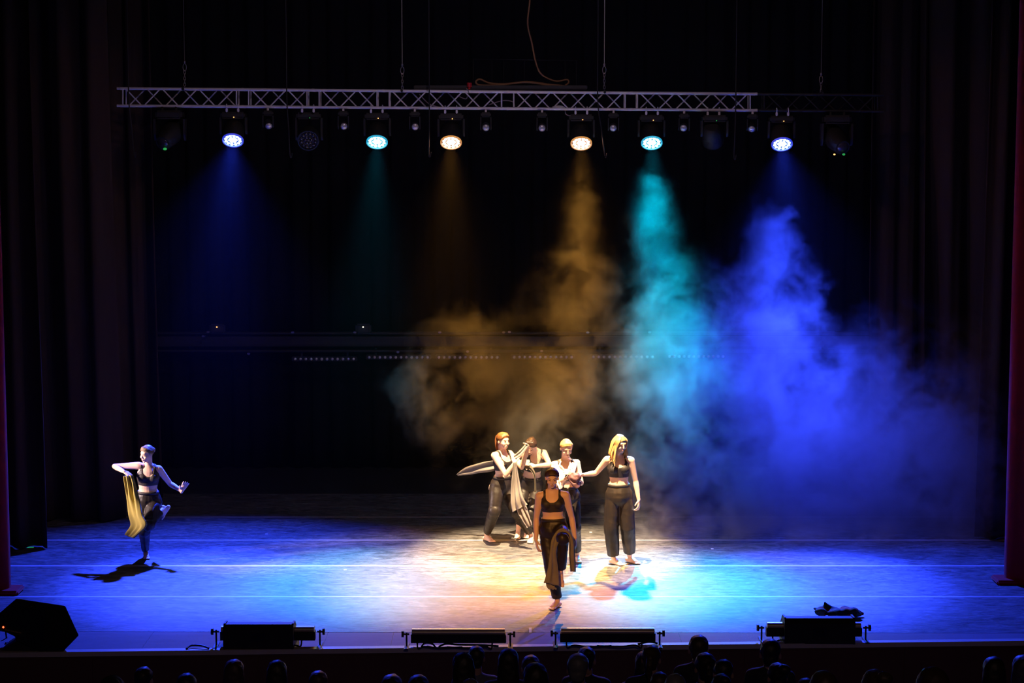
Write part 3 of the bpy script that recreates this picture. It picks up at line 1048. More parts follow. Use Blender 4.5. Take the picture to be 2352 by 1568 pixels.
# ------------------------------------------------------------------ marks on the floor
for (px, py, sx, sy, m, lab) in ((1218, 1447, 0.03, 0.22, M_MARK, 'small white tape mark at the front edge of the mats'),
                                 (1357, 1222, 0.035, 0.05, M_MARK, 'white tape speck on the dark floor left of the blond dancer'),
                                 (793, 1308.5, 0.035, 0.05, M_MARK, 'white tape speck on the lit floor between the blue and cyan patches'),
                                 (612, 1226, 0.035, 0.03, M_MARK, 'white tape speck on the dark floor left of center'),
                                 (1636, 1260, 0.035, 0.05, M_MARK, 'white tape speck right of the blond dancer in the cyan light'),
                                 (70, 1256.5, 0.09, 0.04, mat('green_tape', (0.05, 0.6, 0.2), 0.5, emit=(0.03, 0.5, 0.15), estr=0.5), 'green glow tape mark at the foot of the left side curtain')):
    p = fl(px, py)
    o = MB().box((p.x, p.y, 0.0012), (sx, sy, 0.0024)).build('tape_mark', m)
    tag(o, lab, 'tape', 'tape marks on the floor')


# ------------------------------------------------------------------ cloth
def sheet(rows, nu=18, nv=8, amp=0.02, k=3.0, seed=1, edge=0.25):
    """rows: pairs of world points (left edge, right edge); a folded cloth surface between them"""
    Ls = catmull([a for a, b in rows], nv)
    Rs = catmull([b for a, b in rows], nv)
    vs, fs = [], []
    n = len(Ls)
    for i in range(n):
        t = i / (n - 1)
        A, B = Ls[i], Rs[i]
        tan = Ls[min(i + 1, n - 1)] + Rs[min(i + 1, n - 1)] - Ls[max(i - 1, 0)] - Rs[max(i - 1, 0)]
        nrm = tan.cross(B - A)
        nrm = nrm.normalized() if nrm.length > 1e-9 else V((0, -1, 0))
        for j in range(nu + 1):
            u = j / nu
            p = A.lerp(B, u)
            f = math.sin(u * k * 2 * math.pi + seed + 0.9 * math.sin(t * 3 + seed)) + 0.5 * math.sin(u * k * 4.3 + t * 4 + seed * 2)
            f += 0.8 * mnoise.noise((u * 3 + seed, t * 4, seed))
            vs.append(p + nrm * (amp * f))
    for i in range(n - 1):
        for j in range(nu):
            q = i * (nu + 1) + j
            fs.append((q, q + 1, q + nu + 2, q + nu + 1))
    m = MB()
    m.add(vs, fs)
    return m


def cloth(name, parts, m, label, cat, thick=0.006, group=None):
    mb = MB()
    for p in parts:
        mb.add(p.v, p.f)
    c = V(mb.v[0])
    me = mb.mesh(name, True, c)
    o = link(name, me, m)
    o.location = c
    s = o.modifiers.new('thickness', 'SOLIDIFY')
    s.thickness = thick
    tag(o, label, cat, group)
    return o


# ------------------------------------------------------------------ people
def remesh(mb, voxel, smooth=2, name='body'):
    me = mb.mesh(name)
    o = bpy.data.objects.new(name, me)
    COL.objects.link(o)
    md = o.modifiers.new('r', 'REMESH')
    md.mode = 'VOXEL'
    md.voxel_size = voxel
    if smooth:
        sm = o.modifiers.new('s', 'SMOOTH')
        sm.iterations = smooth
        sm.factor = 0.5
    dg = bpy.context.evaluated_depsgraph_get()
    out = bpy.data.meshes.new_from_object(o.evaluated_get(dg))
    bpy.data.objects.remove(o)
    bpy.data.meshes.remove(me)
    out.name = name
    out.materials.clear()
    out.polygons.foreach_set('use_smooth', [True] * len(out.polygons))
    return out


def rough_up(me, amp, freq):
    n = len(me.vertices)
    co, no = np.empty(n * 3), np.empty(n * 3)
    me.vertices.foreach_get('co', co)
    me.vertices.foreach_get('normal', no)
    f = np.array([mnoise.noise(V(co[3 * i:3 * i + 3]) * freq) for i in range(n)])
    co += no * np.repeat(f, 3) * amp
    me.vertices.foreach_set('co', co)
    me.update()


def hand(mb, W, D, N, thumb, curl=0.35, s=1.0):
    """W wrist, D towards the knuckles, N the way the palm faces, thumb +1/-1 side"""
    D = D.normalized()
    N = (N - D * N.dot(D)).normalized()
    S = D.cross(N)
    mb.loft([W - D * .02, W + D * .02 * s, W + D * 0.055 * s, W + D * 0.088 * s], [0.023, 0.028 * s, 0.038 * s, 0.039 * s], [0.019, 0.016 * s, 0.015 * s, 0.012 * s], side=S, n=10)
    for i, (o, ln) in enumerate(((-1.5, 0.058), (-0.5, 0.07), (0.5, 0.074), (1.5, 0.066))):
        o2 = o * thumb
        p = W + D * 0.088 * s + S * (o2 * 0.0215 * s)
        d = (D + S * o2 * 0.10).normalized()
        pts = [p - d * .012, p]
        a = curl * (0.8 + 0.15 * i)
        for seg in (0.45, 0.32, 0.25):
            d = (d * math.cos(a) + N * math.sin(a)).normalized()
            p = p + d * (ln * seg * s)
            pts.append(p)
            N2 = N
        mb.loft(pts, [0.0098 * s, 0.0096 * s, 0.009 * s, 0.0082 * s, 0.0072 * s], n=8)
    b = W + D * 0.02 * s + S * (0.024 * thumb * s)
    d = (D * 0.62 + S * 0.7 * thumb + N * 0.35).normalized()
    d2 = (D * 0.85 + S * 0.3 * thumb + N * 0.45).normalized()
    mb.loft([b - d * .012, b + d * 0.035 * s, b + d * 0.035 * s + d2 * 0.035 * s], [0.014 * s, 0.012 * s, 0.009 * s], n=8)


def foot(mb, ankle, D, U, s=1.0):
    D, U = D.normalized(), U.normalized()
    S = D.cross(U)
    heel = ankle - D * 0.045 * s - U * 0.052 * s
    ball = ankle + D * 0.115 * s - U * 0.058 * s
    mb.loft([ankle + U * .02, ankle - U * .015 + D * .01, ankle + D * 0.05 * s - U * 0.028 * s, ball + U * .004], [0.032, 0.035, 0.036 * s, 0.04 * s], [0.032, 0.034, 0.028 * s, 0.020 * s], side=S, n=12)
    mb.loft([heel + U * .002, ankle + D * 0.04 * s - U * 0.06 * s, ball], [0.030 * s, 0.032 * s, 0.042 * s], [0.029 * s, 0.021 * s, 0.021 * s], side=S, n=12)
    for i, (o, ln, r) in enumerate(((-2, .052, .0125), (-1, .056, .0095), (0, .052, .009), (1, .045, .0085), (2, .036, .008))):
        p = ball + S * (o * 0.0175 * s) - U * 0.008
        mb.loft([p - D * .01, p + D * ln * 0.6 * s, p + D * ln * s - U * 0.003], [r, r, r * 0.85], n=8)


def lerp(a, b, t):
    return a + (b - a) * t


TORSO = [(-0.16, .09, .075), (-0.06, .145, .105), (0.06, .165, .112), (0.2, .150, .10), (0.40, .118, .083), (0.56, .130, .094), (0.72, .150, .106), (0.86, .140, .088), (0.97, .085, .062)]


def person(label, J, hair_fn, hair_m, trou=(0.105, 0.085, 0.07), hem=(0.82, 0.82), bra_m=None, bust=1.0, waist_t=0.30, top='bra', eyes_open=True, fold=0.008, thumb=(1, -1)):
    root = J['root']
    t = empty('person', root, label, 'person', 'dancers on the stage')
    mb = MB()
    hl, hr, nk, sl, sr = J['hip_l'], J['hip_r'], J['neck'], J['sh_l'], J['sh_r']
    P0 = (hl + hr) * 0.5
    sp_ = nk - P0
    up = sp_.normalized()
    bow = J.get('bow', V((0, 0, 0)))
    hx, sx = (hr - hl).normalized(), (sr - sl).normalized()
    ks = sp_.length / 0.50
    wsc = J.get('w', 1.0)

    def spine(q):
        return P0 + sp_ * q + bow * (4 * max(0, q) * (1 - q) if 0 <= q <= 1 else 0)

    def lat(q):
        a = hx.lerp(sx, min(1, max(0, q)))
        return (a - up * a.dot(up)).normalized()

    pts = [spine(q) for q, a, b in TORSO]
    mb.loft(pts, [a * wsc for q, a, b in TORSO], [b * wsc for q, a, b in TORSO], side=[lat(q) for q, a, b in TORSO], n=22)
    fr = lat(0.75).cross(up).normalized()
    for s in (-1, 1):
        mb.ell(spine(0.70) + lat(.7) * (0.068 * s * wsc) + fr * 0.062 * wsc, (0.062 * bust, 0.055 * bust, 0.058 * bust), Matrix((lat(.7), fr, up)).transposed(), n=12, m=8)
        mb.ell(spine(-0.05) + lat(0) * (0.07 * s) - lat(0).cross(up) * 0.055, (0.085, 0.085, 0.095), n=12, m=8)
    # shoulders and neck
    hc, hf = J['head'], J['face'].normalized()
    hu = J.get('headup', V((0, 0, 1)))
    hu = (hu - hf * hu.dot(hf)).normalized()
    hrt = hf.cross(hu)
    HM = Matrix((hrt, hf, hu)).transposed()
    hs = J.get('hs', 1.0)

    def H(x, y, z):
        return hc + HM @ (V((x, y, z)) * hs)
    mb.loft([nk - up * 0.05, nk + up * .015, H(0, -0.025, -0.06)], [0.062, 0.050, 0.047], n=14)
    for s in (sl, sr):
        c0 = spine(0.90)
        mb.loft([c0, c0.lerp(s, 0.6) + up * 0.012, s], [0.055, 0.05, 0.052], [0.055, 0.048, 0.052], n=12)
        mb.loft([nk + up * 0.03, nk.lerp(s, 0.5) + up * .012, s], [0.036, 0.034, 0.036], n=10)
    # arms
    armsegs = []
    for k, sd in enumerate('lr'):
        S_, E_, W_ = J['sh_' + sd], J['el_' + sd], J['wr_' + sd]
        mb.loft([S_, S_.lerp(E_, .35), S_.lerp(E_, .75), E_], [0.051, 0.045, 0.038, 0.034], n=14)
        mb.loft([E_, E_.lerp(W_, .25), E_.lerp(W_, .65), W_], [0.035, 0.038, 0.031, 0.0235], n=14)
        hd, hn = J['hand_' + sd], J['palm_' + sd]
        hand(mb, W_, hd - W_ if J.get('handpt', True) else hd, hn, thumb[k], J.get('curl_' + sd, 0.35))
        armsegs += [(S_.lerp(E_, .16), E_, 0.05), (E_, W_, 0.04), (W_, W_ + (hd - W_).normalized() * 0.17, 0.066)]
    # legs
    for sd in 'lr':
        Hh, K, A = J['hip_' + sd], J['kn_' + sd], J['an_' + sd]
        mb.loft([Hh, Hh.lerp(K, .3), Hh.lerp(K, .75), K], [0.088, 0.082, 0.062, 0.053], n=16)
        calf = J.get('calf_' + sd, lat(0).cross(up) * -0.018)
        mb.loft([K, K.lerp(A, .28) + calf, K.lerp(A, .65) + calf * .3, A], [0.052, 0.054, 0.040, 0.032], n=16)
        foot(mb, A, J['foot_' + sd], J['footup_' + sd])
    # head
    E = lambda c, r, n=14, m=10: mb.ell(H(*c), tuple(q * hs for q in r), HM, n, m)
    E((0, -0.016, 0.030), (0.072, 0.090, 0.080), 18, 12)
    E((0, 0.026, -0.022), (0.060, 0.060, 0.078), 18, 12)
    E((0, 0.040, -0.074), (0.044, 0.042, 0.034))
    E((0, 0.062, -0.095), (0.022, 0.018, 0.016))
    E((0, 0.066, 0.024), (0.046, 0.015, 0.014))
    for s in (-1, 1):
        E((s * 0.036, 0.056, -0.034), (0.024, 0.026, 0.022))
        E((s * 0.073, -0.008, -0.018), (0.010, 0.019, 0.030))
    mb.loft([H(0, .080, .012), H(0, .090, -.016), H(0, .0965, -.030)], [0.0080 * hs, 0.0095 * hs, 0.0115 * hs], n=10)
    E((0, 0.080, -0.062), (0.020, 0.010, 0.010))
    bme = remesh(mb, 0.0065, 2)
    co = np.empty(len(bme.vertices) * 3)
    bme.vertices.foreach_get('co', co)
    co = co.reshape(-1, 3)
    no = np.empty(len(bme.vertices) * 3)
    bme.vertices.foreach_get('normal', no)
    no = no.reshape(-1, 3)
    # garment cut from the body's own surface
    if top:
        arr = lambda v: np.array(v)
        rel = co - arr(P0)
        q = rel @ arr(up) / sp_.length
        ctr = arr(P0) + np.outer(q, arr(sp_)) + np.outer(np.where((q > 0) & (q < 1), 4 * q * (1 - q), 0), arr(bow))
        L_ = arr(lat(.8))
        x = (co - ctr) @ L_ / wsc
        y = (co - ctr) @ arr(fr)
        arm = np.zeros(len(co), bool)
        for a, b, r in armsegs:
            ab = arr(b - a)
            tt = np.clip((co - arr(a)) @ ab / (ab @ ab), 0, 1)
            dd = np.linalg.norm(co - (arr(a) + np.outer(tt, ab)), axis=1)
            arm |= (dd < r * 1.22)
        ax = np.abs(x)
        keep = (q > 0.50) & (q < 1.06) & ~arm
        hole = (y > 0) & (ax < 0.070) & (q > 0.775 + 0.10 * (ax / 0.070) ** 4 - 0.02)
        hole |= (y <= 0) & (ax < 0.055) & (q > 0.86)
        strap = (ax > 0.058) & (ax < 0.105)
        keep &= ~hole
        keep &= (q < 0.80) | (ax < 0.105 + 0.05 * np.clip((0.90 - q) / 0.12, 0, 1))
        keep &= (q < 0.93) | strap
        keep &= ax < 0.19
        fs = []
        for p in bme.polygons:
            vv = p.vertices
            if all(keep[i] for i in vv):
                fs.append(tuple(vv))
        cnt = {}
        for f in fs:
            for a_, b_ in zip(f, f[1:] + f[:1]):
                e = (min(a_, b_), max(a_, b_))
                cnt[e] = cnt.get(e, 0) + 1
        nb = {}
        for (a_, b_), c_ in cnt.items():
            if c_ == 1:
                nb.setdefault(a_, []).append(b_)
                nb.setdefault(b_, []).append(a_)
        for it in range(10):                      # even out the cut edges
            new = {i: (co[i] + sum(co[j] for j in js) / len(js)) / 2 for i, js in nb.items()}
            for i, p in new.items():
                co[i] = p
        used = sorted({i for f in fs for i in f})
        mp = {i: j for j, i in enumerate(used)}
        g = MB()
        g.v = [tuple(co[i] + no[i] * 0.007) for i in used]
        g.f = [tuple(mp[i] for i in f) for f in fs]
        o = link('sports_top', None or _plain(g, 'sports_top', root), bra_m or M_BRA, t)
        md = o.modifiers.new('thickness', 'SOLIDIFY')
        md.thickness = 0.006
    # trousers
    tb = MB()
    wq = [waist_t + .02, waist_t - 0.06, 0.12, 0.0, -0.10, -0.20]
    wa = [.132, .150, .178, .186, .175, .12]
    wb = [.098, .112, .132, .138, .128, .09]
    tb.loft([spine(q) for q in wq], [a * wsc for a in wa], [b * wsc for b in wb], side=[lat(q) for q in wq], n=22, cap='flat')
    for i, sd in enumerate('lr'):
        Hh, K, A = J['hip_' + sd], J['kn_' + sd], J['an_' + sd]
        r0, r1, r2 = trou
        end = K.lerp(A, hem[i])
        tb.loft([Hh.lerp(P0, .12), Hh.lerp(K, .35), Hh.lerp(K, .8), K, K.lerp(end, .5), end.lerp(K, .04), end],
                [r0, r0, lerp(r0, r1, .8), r1, lerp(r1, r2, .5), r2, r2], n=20, cap='flat')
    for sd in 'lr':
        tb.ell(J['kn_' + sd], (trou[1] * (1.10 if (J['kn_' + sd] - J['hip_' + sd]).normalized().dot((J['an_' + sd] - J['kn_' + sd]).normalized()) < 0.75 else 0.8),) * 3, n=16, m=10)
    tme = remesh(tb, 0.0085, 1, 'trousers')
    nrm = np.empty(len(tme.vertices) * 3)
    tme.vertices.foreach_get('normal', nrm)
    nrm = nrm.reshape(-1, 3)
    pos = np.empty(len(tme.vertices) * 3)
    tme.vertices.foreach_get('co', pos)
    pos = pos.reshape(-1, 3)
    for i, c in enumerate([V(p) for p in pos]):
        f = mnoise.noise((c.x * 7, c.y * 7, c.z * 3)) + 0.45 * mnoise.noise((c.x * 13 + 4, c.y * 13, c.z * 9)) - 0.7 * abs(mnoise.noise((c.x * 7 + c.z * 6, c.y * 7, c.z * 9)))
        pos[i] += nrm[i] * (fold * f)
    tme.vertices.foreach_set('co', pos.ravel())
    tme.update()
    tme.transform(Matrix.Translation(-root))
    link('trousers', tme, M_TROU, t)
    bnd = MB()
    vs = []
    a_, b_ = waist_t - 0.045, waist_t + 0.025
    nn = 28
    for q, kk in ((a_, 1.10), (b_, 1.04), (b_, 0.97), (a_, 0.97)):
        for j in range(nn):
            an = 2 * math.pi * j / nn
            vs.append(spine(q) + lat(q) * (0.137 * wsc * kk * math.cos(an)) + lat(q).cross(up) * (0.103 * wsc * kk * math.sin(an)))
    bnd.add(vs, [(i * nn + j, i * nn + (j + 1) % nn, ((i + 1) % 4) * nn + (j + 1) % nn, ((i + 1) % 4) * nn + j) for i in range(4) for j in range(nn)])
    bnd.build('waistband', M_BRA, t, True, root)
    bme.transform(Matrix.Translation(-root))
    body = link('body', bme, M_SKIN, t)
    # face details
    for s in (-1, 1):
        MB().ell(H(s * 0.029, 0.0795, 0.002), (0.0125 * hs, 0.004 * hs, 0.0048 * hs), HM, 10, 6).build('eye', M_EYE, body, True, root)
        MB().loft([H(s * .014, .0825, .022), H(s * .03, .0815, .027), H(s * .046, .070, .022)], [0.0019, 0.0022, 0.0015], n=6).build('eyebrow', hair_m, body, True, root)
    MB().ell(H(0, 0.0885, -0.061), (0.018 * hs, 0.005 * hs, 0.0075 * hs), HM, 12, 6).build('lips', M_LIP, body, True, root)
    # hair
    hb, parts = hair_fn(H, HM, hs, hc, hf, hu, hrt)
    hb.build('hair', hair_m, t, True, root)
    for nm, pmb in parts:
        pmb.build(nm, hair_m, t, True, root)
    return t


def _plain(g, name, base):
    me = bpy.data.meshes.new(name)
    me.from_pydata([tuple(V(x) - base) for x in g.v], [], g.f)
    me.polygons.foreach_set('use_smooth', [True] * len(me.polygons))
    me.update()
    return me


def cap_hair(H, HM, hs, line=0.068, slope=1.0, low=-0.075, infl=1.07):
    """scalp cap: ellipsoid round the skull, cut at the hairline, grooved like combed hair"""
    mb = MB()
    vs, fs = [], []
    n, m = 36, 18
    for i in range(m + 1):
        th = math.pi * i / m
        for j in range(n):
            ph = 2 * math.pi * j / n
            y, x = math.cos(ph) * math.sin(th), math.sin(ph) * math.sin(th)
            z = math.cos(th)
            g = 1 + 0.010 * math.sin(ph * 18) * math.sin(th)
            p = V((x * 0.072 * infl * g, -0.016 + y * 0.090 * infl * g, 0.030 + z * 0.080 * infl * g))
            # lower rim: forehead high, nape low
            rim = line - slope * (0.08 - p.y) if p.y < 0.08 else line
            rim = max(rim, low)
            if p.z < rim:
                k = min(1, (rim - p.z) / 0.03)
                c = V((0, -0.016, 0.03))
                p = V((x * 0.072 * (infl * (1 - k) + 0.90 * k), -0.016 + y * 0.090 * (infl * (1 - k) + 0.90 * k), max(p.z, rim - 0.006)))
                if k >= 1:
                    p = V((x * .05, -0.016 + y * .065, rim + 0.004))
            vs.append(H(*p))
    for i in range(m):
        for j in range(n):
            k = (j + 1) % n
            fs.append((i * n + j, (i + 1) * n + j, (i + 1) * n + k, i * n + k))
    mb.add(vs, fs)
    return mb


def lock(mb, pts, r0, r1, n=6, flat=0.6):
    c = catmull(pts, 4)
    m = len(c)
    rr = [lerp(r0, r1, (i / (m - 1)) ** 1.5) for i in range(m)]
    mb.loft(c, rr, [q * flat for q in rr], n=n)


HAIRLINE = [(0, .074, .078), (.03, .068, .074), (.052, .052, .055), (.064, .030, .030), (.072, .004, .016), (.073, -.030, -.012), (.060, -.062, -.048), (.030, -.086, -.062), (0, -.092, -.064)]


def combed(H, tie, n=40, seed=2, part=False):
    """locks of hair laid over the skull from the hairline to the tie"""
    mb = MB()
    r = random.Random(seed)
    C = V((0, -0.016, 0.030))
    R3 = V((0.072, 0.090, 0.080))

    def unit(p):
        q = V(p) - C
        return V((q.x / R3.x, q.y / R3.y, q.z / R3.z)).normalized()
    for s in (-1, 1):
        for k in range(n):
            u = k / (n - 1) * (len(HAIRLINE) - 1)
            i = min(int(u), len(HAIRLINE) - 2)
            a, b = V(HAIRLINE[i]), V(HAIRLINE[i + 1])
            p = a.lerp(b, u - i)
            p.x = s * p.x + r.uniform(-.002, .002)
            d0, d1 = unit(p), unit(tie)
            pts = []
            for j in range(6):
                t = j / 5
                d = d0.lerp(d1, t).normalized()
                kk = 1.035 + 0.035 * math.sin(math.pi * min(1, t + .1)) + r.uniform(-.006, .006)
                x = C + V((d.x * R3.x, d.y * R3.y, d.z * R3.z)) * kk
                if part and t < 0.5:
                    x.x += s * 0.004 * (1 - 2 * t)
                pts.append(H(*x))
            lock(mb, pts, r.uniform(.0065, .0085), 0.005, 6, 0.4)
    return mb


def ponytail(length=0.24, wide=0.024, side=0.0, drop=1.0):
    def fn(H, HM, hs, hc, hf, hu, hrt):
        hb = cap_hair(H, HM, hs, infl=1.035)
        cm = combed(H, (0, -0.106, 0.035), part=True)
        hb.add(cm.v, cm.f)
        pt = MB()
        r = random.Random(3)
        a = H(0, -0.105, 0.035)
        for k in range(14):
            o = V((r.uniform(-1, 1), r.uniform(-1, 1), 0)) * wide * 0.6
            q = V((side, 0, 0))
            dn = V((0, 0, -1))
            back = (H(0, -1, 0) - H(0, 0, 0)).normalized()
            pts = [a, a + back * 0.045 + dn * 0.01 + o * .6, a + back * 0.055 + dn * (length * .4) + o + q * .4, a + back * 0.035 + dn * (length * .75) + o * 1.1 + q * .8, a + back * .015 + dn * length * r.uniform(.9, 1.05) + o * .5 + q]
            lock(pt, pts, 0.013, 0.004)
        tie = MB()
        tie.ell(a + (H(0, -1, 0) - H(0, 0, 0)).normalized() * .008, (0.02, 0.02, 0.02), n=10, m=6)
        return hb, [('ponytail', pt), ('hair_tie', tie)]
    return fn


def bun(H, HM, hs, hc, hf, hu, hrt):
    hb = cap_hair(H, HM, hs, infl=1.035)
    cm = combed(H, (0, -0.106, 0.012))
    hb.add(cm.v, cm.f)
    b = MB()
    b.ell(H(0, -0.115, 0.01), (0.036, 0.03, 0.036), HM, 14, 10)
    return hb, [('bun', b)]


def long_hair(H, HM, hs, hc, hf, hu, hrt):
    hb = cap_hair(H, HM, hs, infl=1.05)
    r = random.Random(5)
    lk = MB()
    for k in range(74):
        an = -2.55 + 5.1 * k / 73 + math.pi          # round the back, open at the face
        x, y = math.sin(an), math.cos(an)
        if y > 0.55:
            continue
        top = H(x * 0.03, -0.016 + y * 0.04, 0.108)
        mid = H(x * 0.082, -0.014 + y * 0.098, 0.03)
        low = H(x * 0.094, -0.012 + y * 0.100, -0.05)
        dn = V((0, 0, -1))
        out = (mid - hc)
        out.z = 0
        out.normalize()
        ln = r.uniform(0.12, 0.21)
        wv = r.uniform(-.012, .012)
        pts = [top, mid, low + out * r.uniform(0, .012), low + out * r.uniform(.004, .03) + dn * ln * .5 + hrt * wv, low + out * r.uniform(-.02, .02) + dn * ln - hrt * wv * 1.5]
        lock(lk, pts, 0.013, 0.005, 6, 0.55)
    for s in (-1, 1):
        for k in range(5):
            a = 0.052 + 0.008 * k
            pts = [H(s * .012, .02, .108), H(s * (a + .006), .060 - .012 * k, .06), H(s * (a + .022), .052 - .014 * k, -.01), H(s * (a + .024), .040 - .016 * k, -.09), H(s * (a + .012), .045 - .02 * k, -.17)]
            lock(lk, pts, 0.010, 0.004, 6, 0.55)
    return hb, [('long_locks', lk)]


def floor_foot(J, sd, heel, toe, an_h=0.085):
    """foot flat on the floor from the heel's and toe's pixels"""
    a, b = fl(*heel), fl(*toe)
    D = b - a
    D.z = 0
    D.normalize()
    J['an_' + sd] = a + D * 0.065 + V((0, 0, an_h))
    J['foot_' + sd] = D
    J['footup_' + sd] = V((0, 0, 1))


def lens_report(nm, J):
    s = nm
    for a, b in (('hip_l', 'kn_l'), ('kn_l', 'an_l'), ('hip_r', 'kn_r'), ('kn_r', 'an_r'), ('sh_l', 'el_l'), ('el_l', 'wr_l'), ('sh_r', 'el_r'), ('el_r', 'wr_r'), ('sh_l', 'sh_r'), ('hip_l', 'neck'), ('neck', 'head')):
        s += ' %s-%s %.2f' % (a, b, (J[a] - J[b]).length)
    print(s)


# --- running dancer at the left
Y = 25.75
g = lambda px, py, dy=0.0: at(px, py, Y + dy)
J = dict(root=fl(334, 1280), head=g(337, 1041, -.06), face=V((-0.62, -0.80, -0.22)), headup=V((0.10, 0, 1)), neck=g(341, 1070, 0.0), sh_l=g(318, 1069, -.02), sh_r=g(365, 1077, .02),
         hip_l=g(326, 1155, 0.0), hip_r=g(355, 1152, 0.02), bow=V((0.0, -0.02, 0)))
J['el_l'] = g(263, 1070.5, 0.02)
J['wr_l'] = reach(J['el_l'], 285, 1083, 0.25, -1)
J['hand_l'] = J['wr_l'] + V((0.09, -0.02, -0.05))
J['palm_l'] = V((0.2, 0.3, -1))
J['curl_l'] = 0.75
J['el_r'] = reach(J['sh_r'], 391, 1111, 0.28, 1)
J['wr_r'] = reach(J['el_r'], 418, 1127, 0.25, -1)
J['hand_r'] = J['wr_r'] + V((0.05, -0.02, 0.10))
J['palm_r'] = V((0.3, -1, 0.0))
J['curl_r'] = 0.25
floor_foot(J, 'l', (334, 1277), (337, 1285.5))
J['an_l'] = J['an_l'] + V((0, 0, 0.0))
J['kn_l'] = g(331, 1219, -0.16)
J['kn_r'] = reach(J['hip_r'], 342, 1206, 0.43, -1)
J['an_r'] = reach(J['kn_r'], 377, 1166, 0.41, 1)
J['foot_r'] = V((-0.50, 0.35, -0.62))
J['footup_r'] = V((-0.6, -0.7, 0.5))
lens_report('A', J)
person('running dancer at the far left on one leg, blond, black top, holding the olive cloth', J, bun, M_LBLOND, (0.098, 0.078, 0.052), (0.93, 0.72))
PA = J

# her olive cloth hanging from the hand
c1 = sheet([(g(284, 1093, -.30), g(304, 1090, -.30)), (g(287, 1115, -.30), g(312, 1112, -.32)), (g(292, 1150, -.30), g(318, 1148, -.42)), (g(297, 1180, -.30), g(324, 1182, -.52)),
            (g(302, 1205, -.30), g(333, 1206, -.58)), (g(295, 1222, -.3), g(318, 1225, -.5)), (g(290, 1230, -.3), g(306, 1235, -.46))], amp=0.020, k=2.4, seed=2)
cloth('draped_cloth', [c1], M_OLIVE, 'olive yellow cloth hanging from the running dancer\'s hand', 'cloth')

# --- woman stepping to the right with ponytail
Y = 26.62
g = lambda px, py, dy=0.0: at(px, py, Y + dy)
J = dict(root=fl(1160, 1246), head=g(1156, 1011, -.08), face=V((0.62, -0.76, -0.10)), neck=g(1152, 1038, -.02), sh_l=g(1136, 1046, -.12), sh_r=g(1171, 1042, .08),
         hip_l=g(1142, 1117, -.05), hip_r=g(1160, 1117, .06), bow=V((0.02, -0.01, 0)), w=0.98)
J['el_l'] = g(1162, 1090, -.26)
J['wr_l'] = g(1181, 1064, -.30)
J['hand_l'] = g(1186, 1052, -.27)
J['palm_l'] = V((0.2, 0.9, 0.1))
J['curl_l'] = 0.9
J['el_r'] = g(1198, 1073, -.02)
J['wr_r'] = g(1210, 1036, -.10)
J['hand_r'] = g(1213, 1022, -.11)
J['palm_r'] = V((-0.9, -0.3, 0.0))
J['curl_r'] = 1.0
floor_foot(J, 'l', (1111, 1240), (1141, 1249))
J['an_r'] = g(1216, 1234, 0.02)
J['foot_r'] = V((-0.10, -0.62, -0.42))
J['footup_r'] = V((0.2, -0.5, 0.8))
floor_foot(J, 'r', (1222, 1241), (1213, 1254))
J['kn_l'] = g(1136, 1172, -.16)
J['kn_r'] = g(1187, 1176, -.06)
J['foot_r'] = J['foot_r']
lens_report('B', J)
person('dancer with auburn ponytail stepping right, gathering a long cloth at her chest', J, ponytail(0.25, 0.022), M_RUST, (0.108, 0.088, 0.060), (0.86, 0.84))
cl = [sheet([(g(1048, 1089, .30), g(1052, 1092, .28)), (g(1066, 1075, .26), g(1072, 1091, .26)), (g(1090, 1066, .20), g(1096, 1087, .2)), (g(1122, 1058, .14), g(1128, 1083, .14)), (g(1150, 1056, .14), g(1152, 1078, .14))], amp=0.016, k=1.6, seed=4)]
cl.append(sheet([(g(1207, 1018, -.13), g(1215, 1022, -.15)), (g(1195, 1032, -.2), g(1202, 1042, -.22)), (g(1180, 1046, -.27), g(1186, 1056, -.30))], amp=0.008, k=2, seed=5))
cl.append(sheet([(g(1179, 1062, -.33), g(1186, 1060, -.34)), (g(1177, 1090, -.32), g(1190, 1088, -.36)), (g(1174, 1125, -.32), g(1196, 1122, -.38)), (g(1174, 1155, -.34), g(1204, 1148, -.42)), (g(1177, 1176, -.34), g(1212, 1158, -.42))], amp=0.014, k=2.5, seed=6))
cl.append(sheet([(g(1184, 1150, -.30), g(1204, 1148, -.34)), (g(1192, 1178, -.33), g(1212, 1172, -.38)), (g(1203, 1198, -.35), g(1220, 1192, -.40)), (g(1211, 1212, -.36), g(1224, 1204, -.40))], amp=0.024, k=2.2, seed=7))
cloth('draped_cloth', cl, M_GREY, 'long grey cloth trailing behind and hanging before the ponytailed dancer', 'cloth')

# --- bowed woman behind
Y = 27.15
g = lambda px, py, dy=0.0: at(px, py, Y + dy)
J = dict(root=fl(1200, 1236), head=g(1219, 1024, -.22), face=V((-0.22, -0.72, -0.62)), headup=V((0, -0.5, .8)), neck=g(1229, 1036, -.05), sh_l=g(1204, 1042, -.08), sh_r=g(1249, 1040, -.02),
         hip_l=g(1204, 1118, 0.14), hip_r=g(1232, 1118, 0.16))
J['el_l'] = g(1178, 1050, -.24)
J['wr_l'] = g(1196, 1062, -.38)
J['hand_l'] = g(1203, 1062, -.42)
J['palm_l'] = V((0.2, 0.9, -.2))
J['curl_l'] = 0.8
J['el_r'] = g(1263, 1067, -.16)
J['wr_r'] = g(1229, 1070, -.30)
J['hand_r'] = g(1213, 1070, -.34)
J['palm_r'] = V((-.1, 0.8, -.6))
J['curl_r'] = 0.7
floor_foot(J, 'l', (1191, 1231), (1187, 1240))
floor_foot(J, 'r', (1212, 1230), (1208, 1239))
J['kn_l'] = g(1196, 1178, -.04)
J['kn_r'] = g(1220, 1178, -.04)
lens_report('C', J)
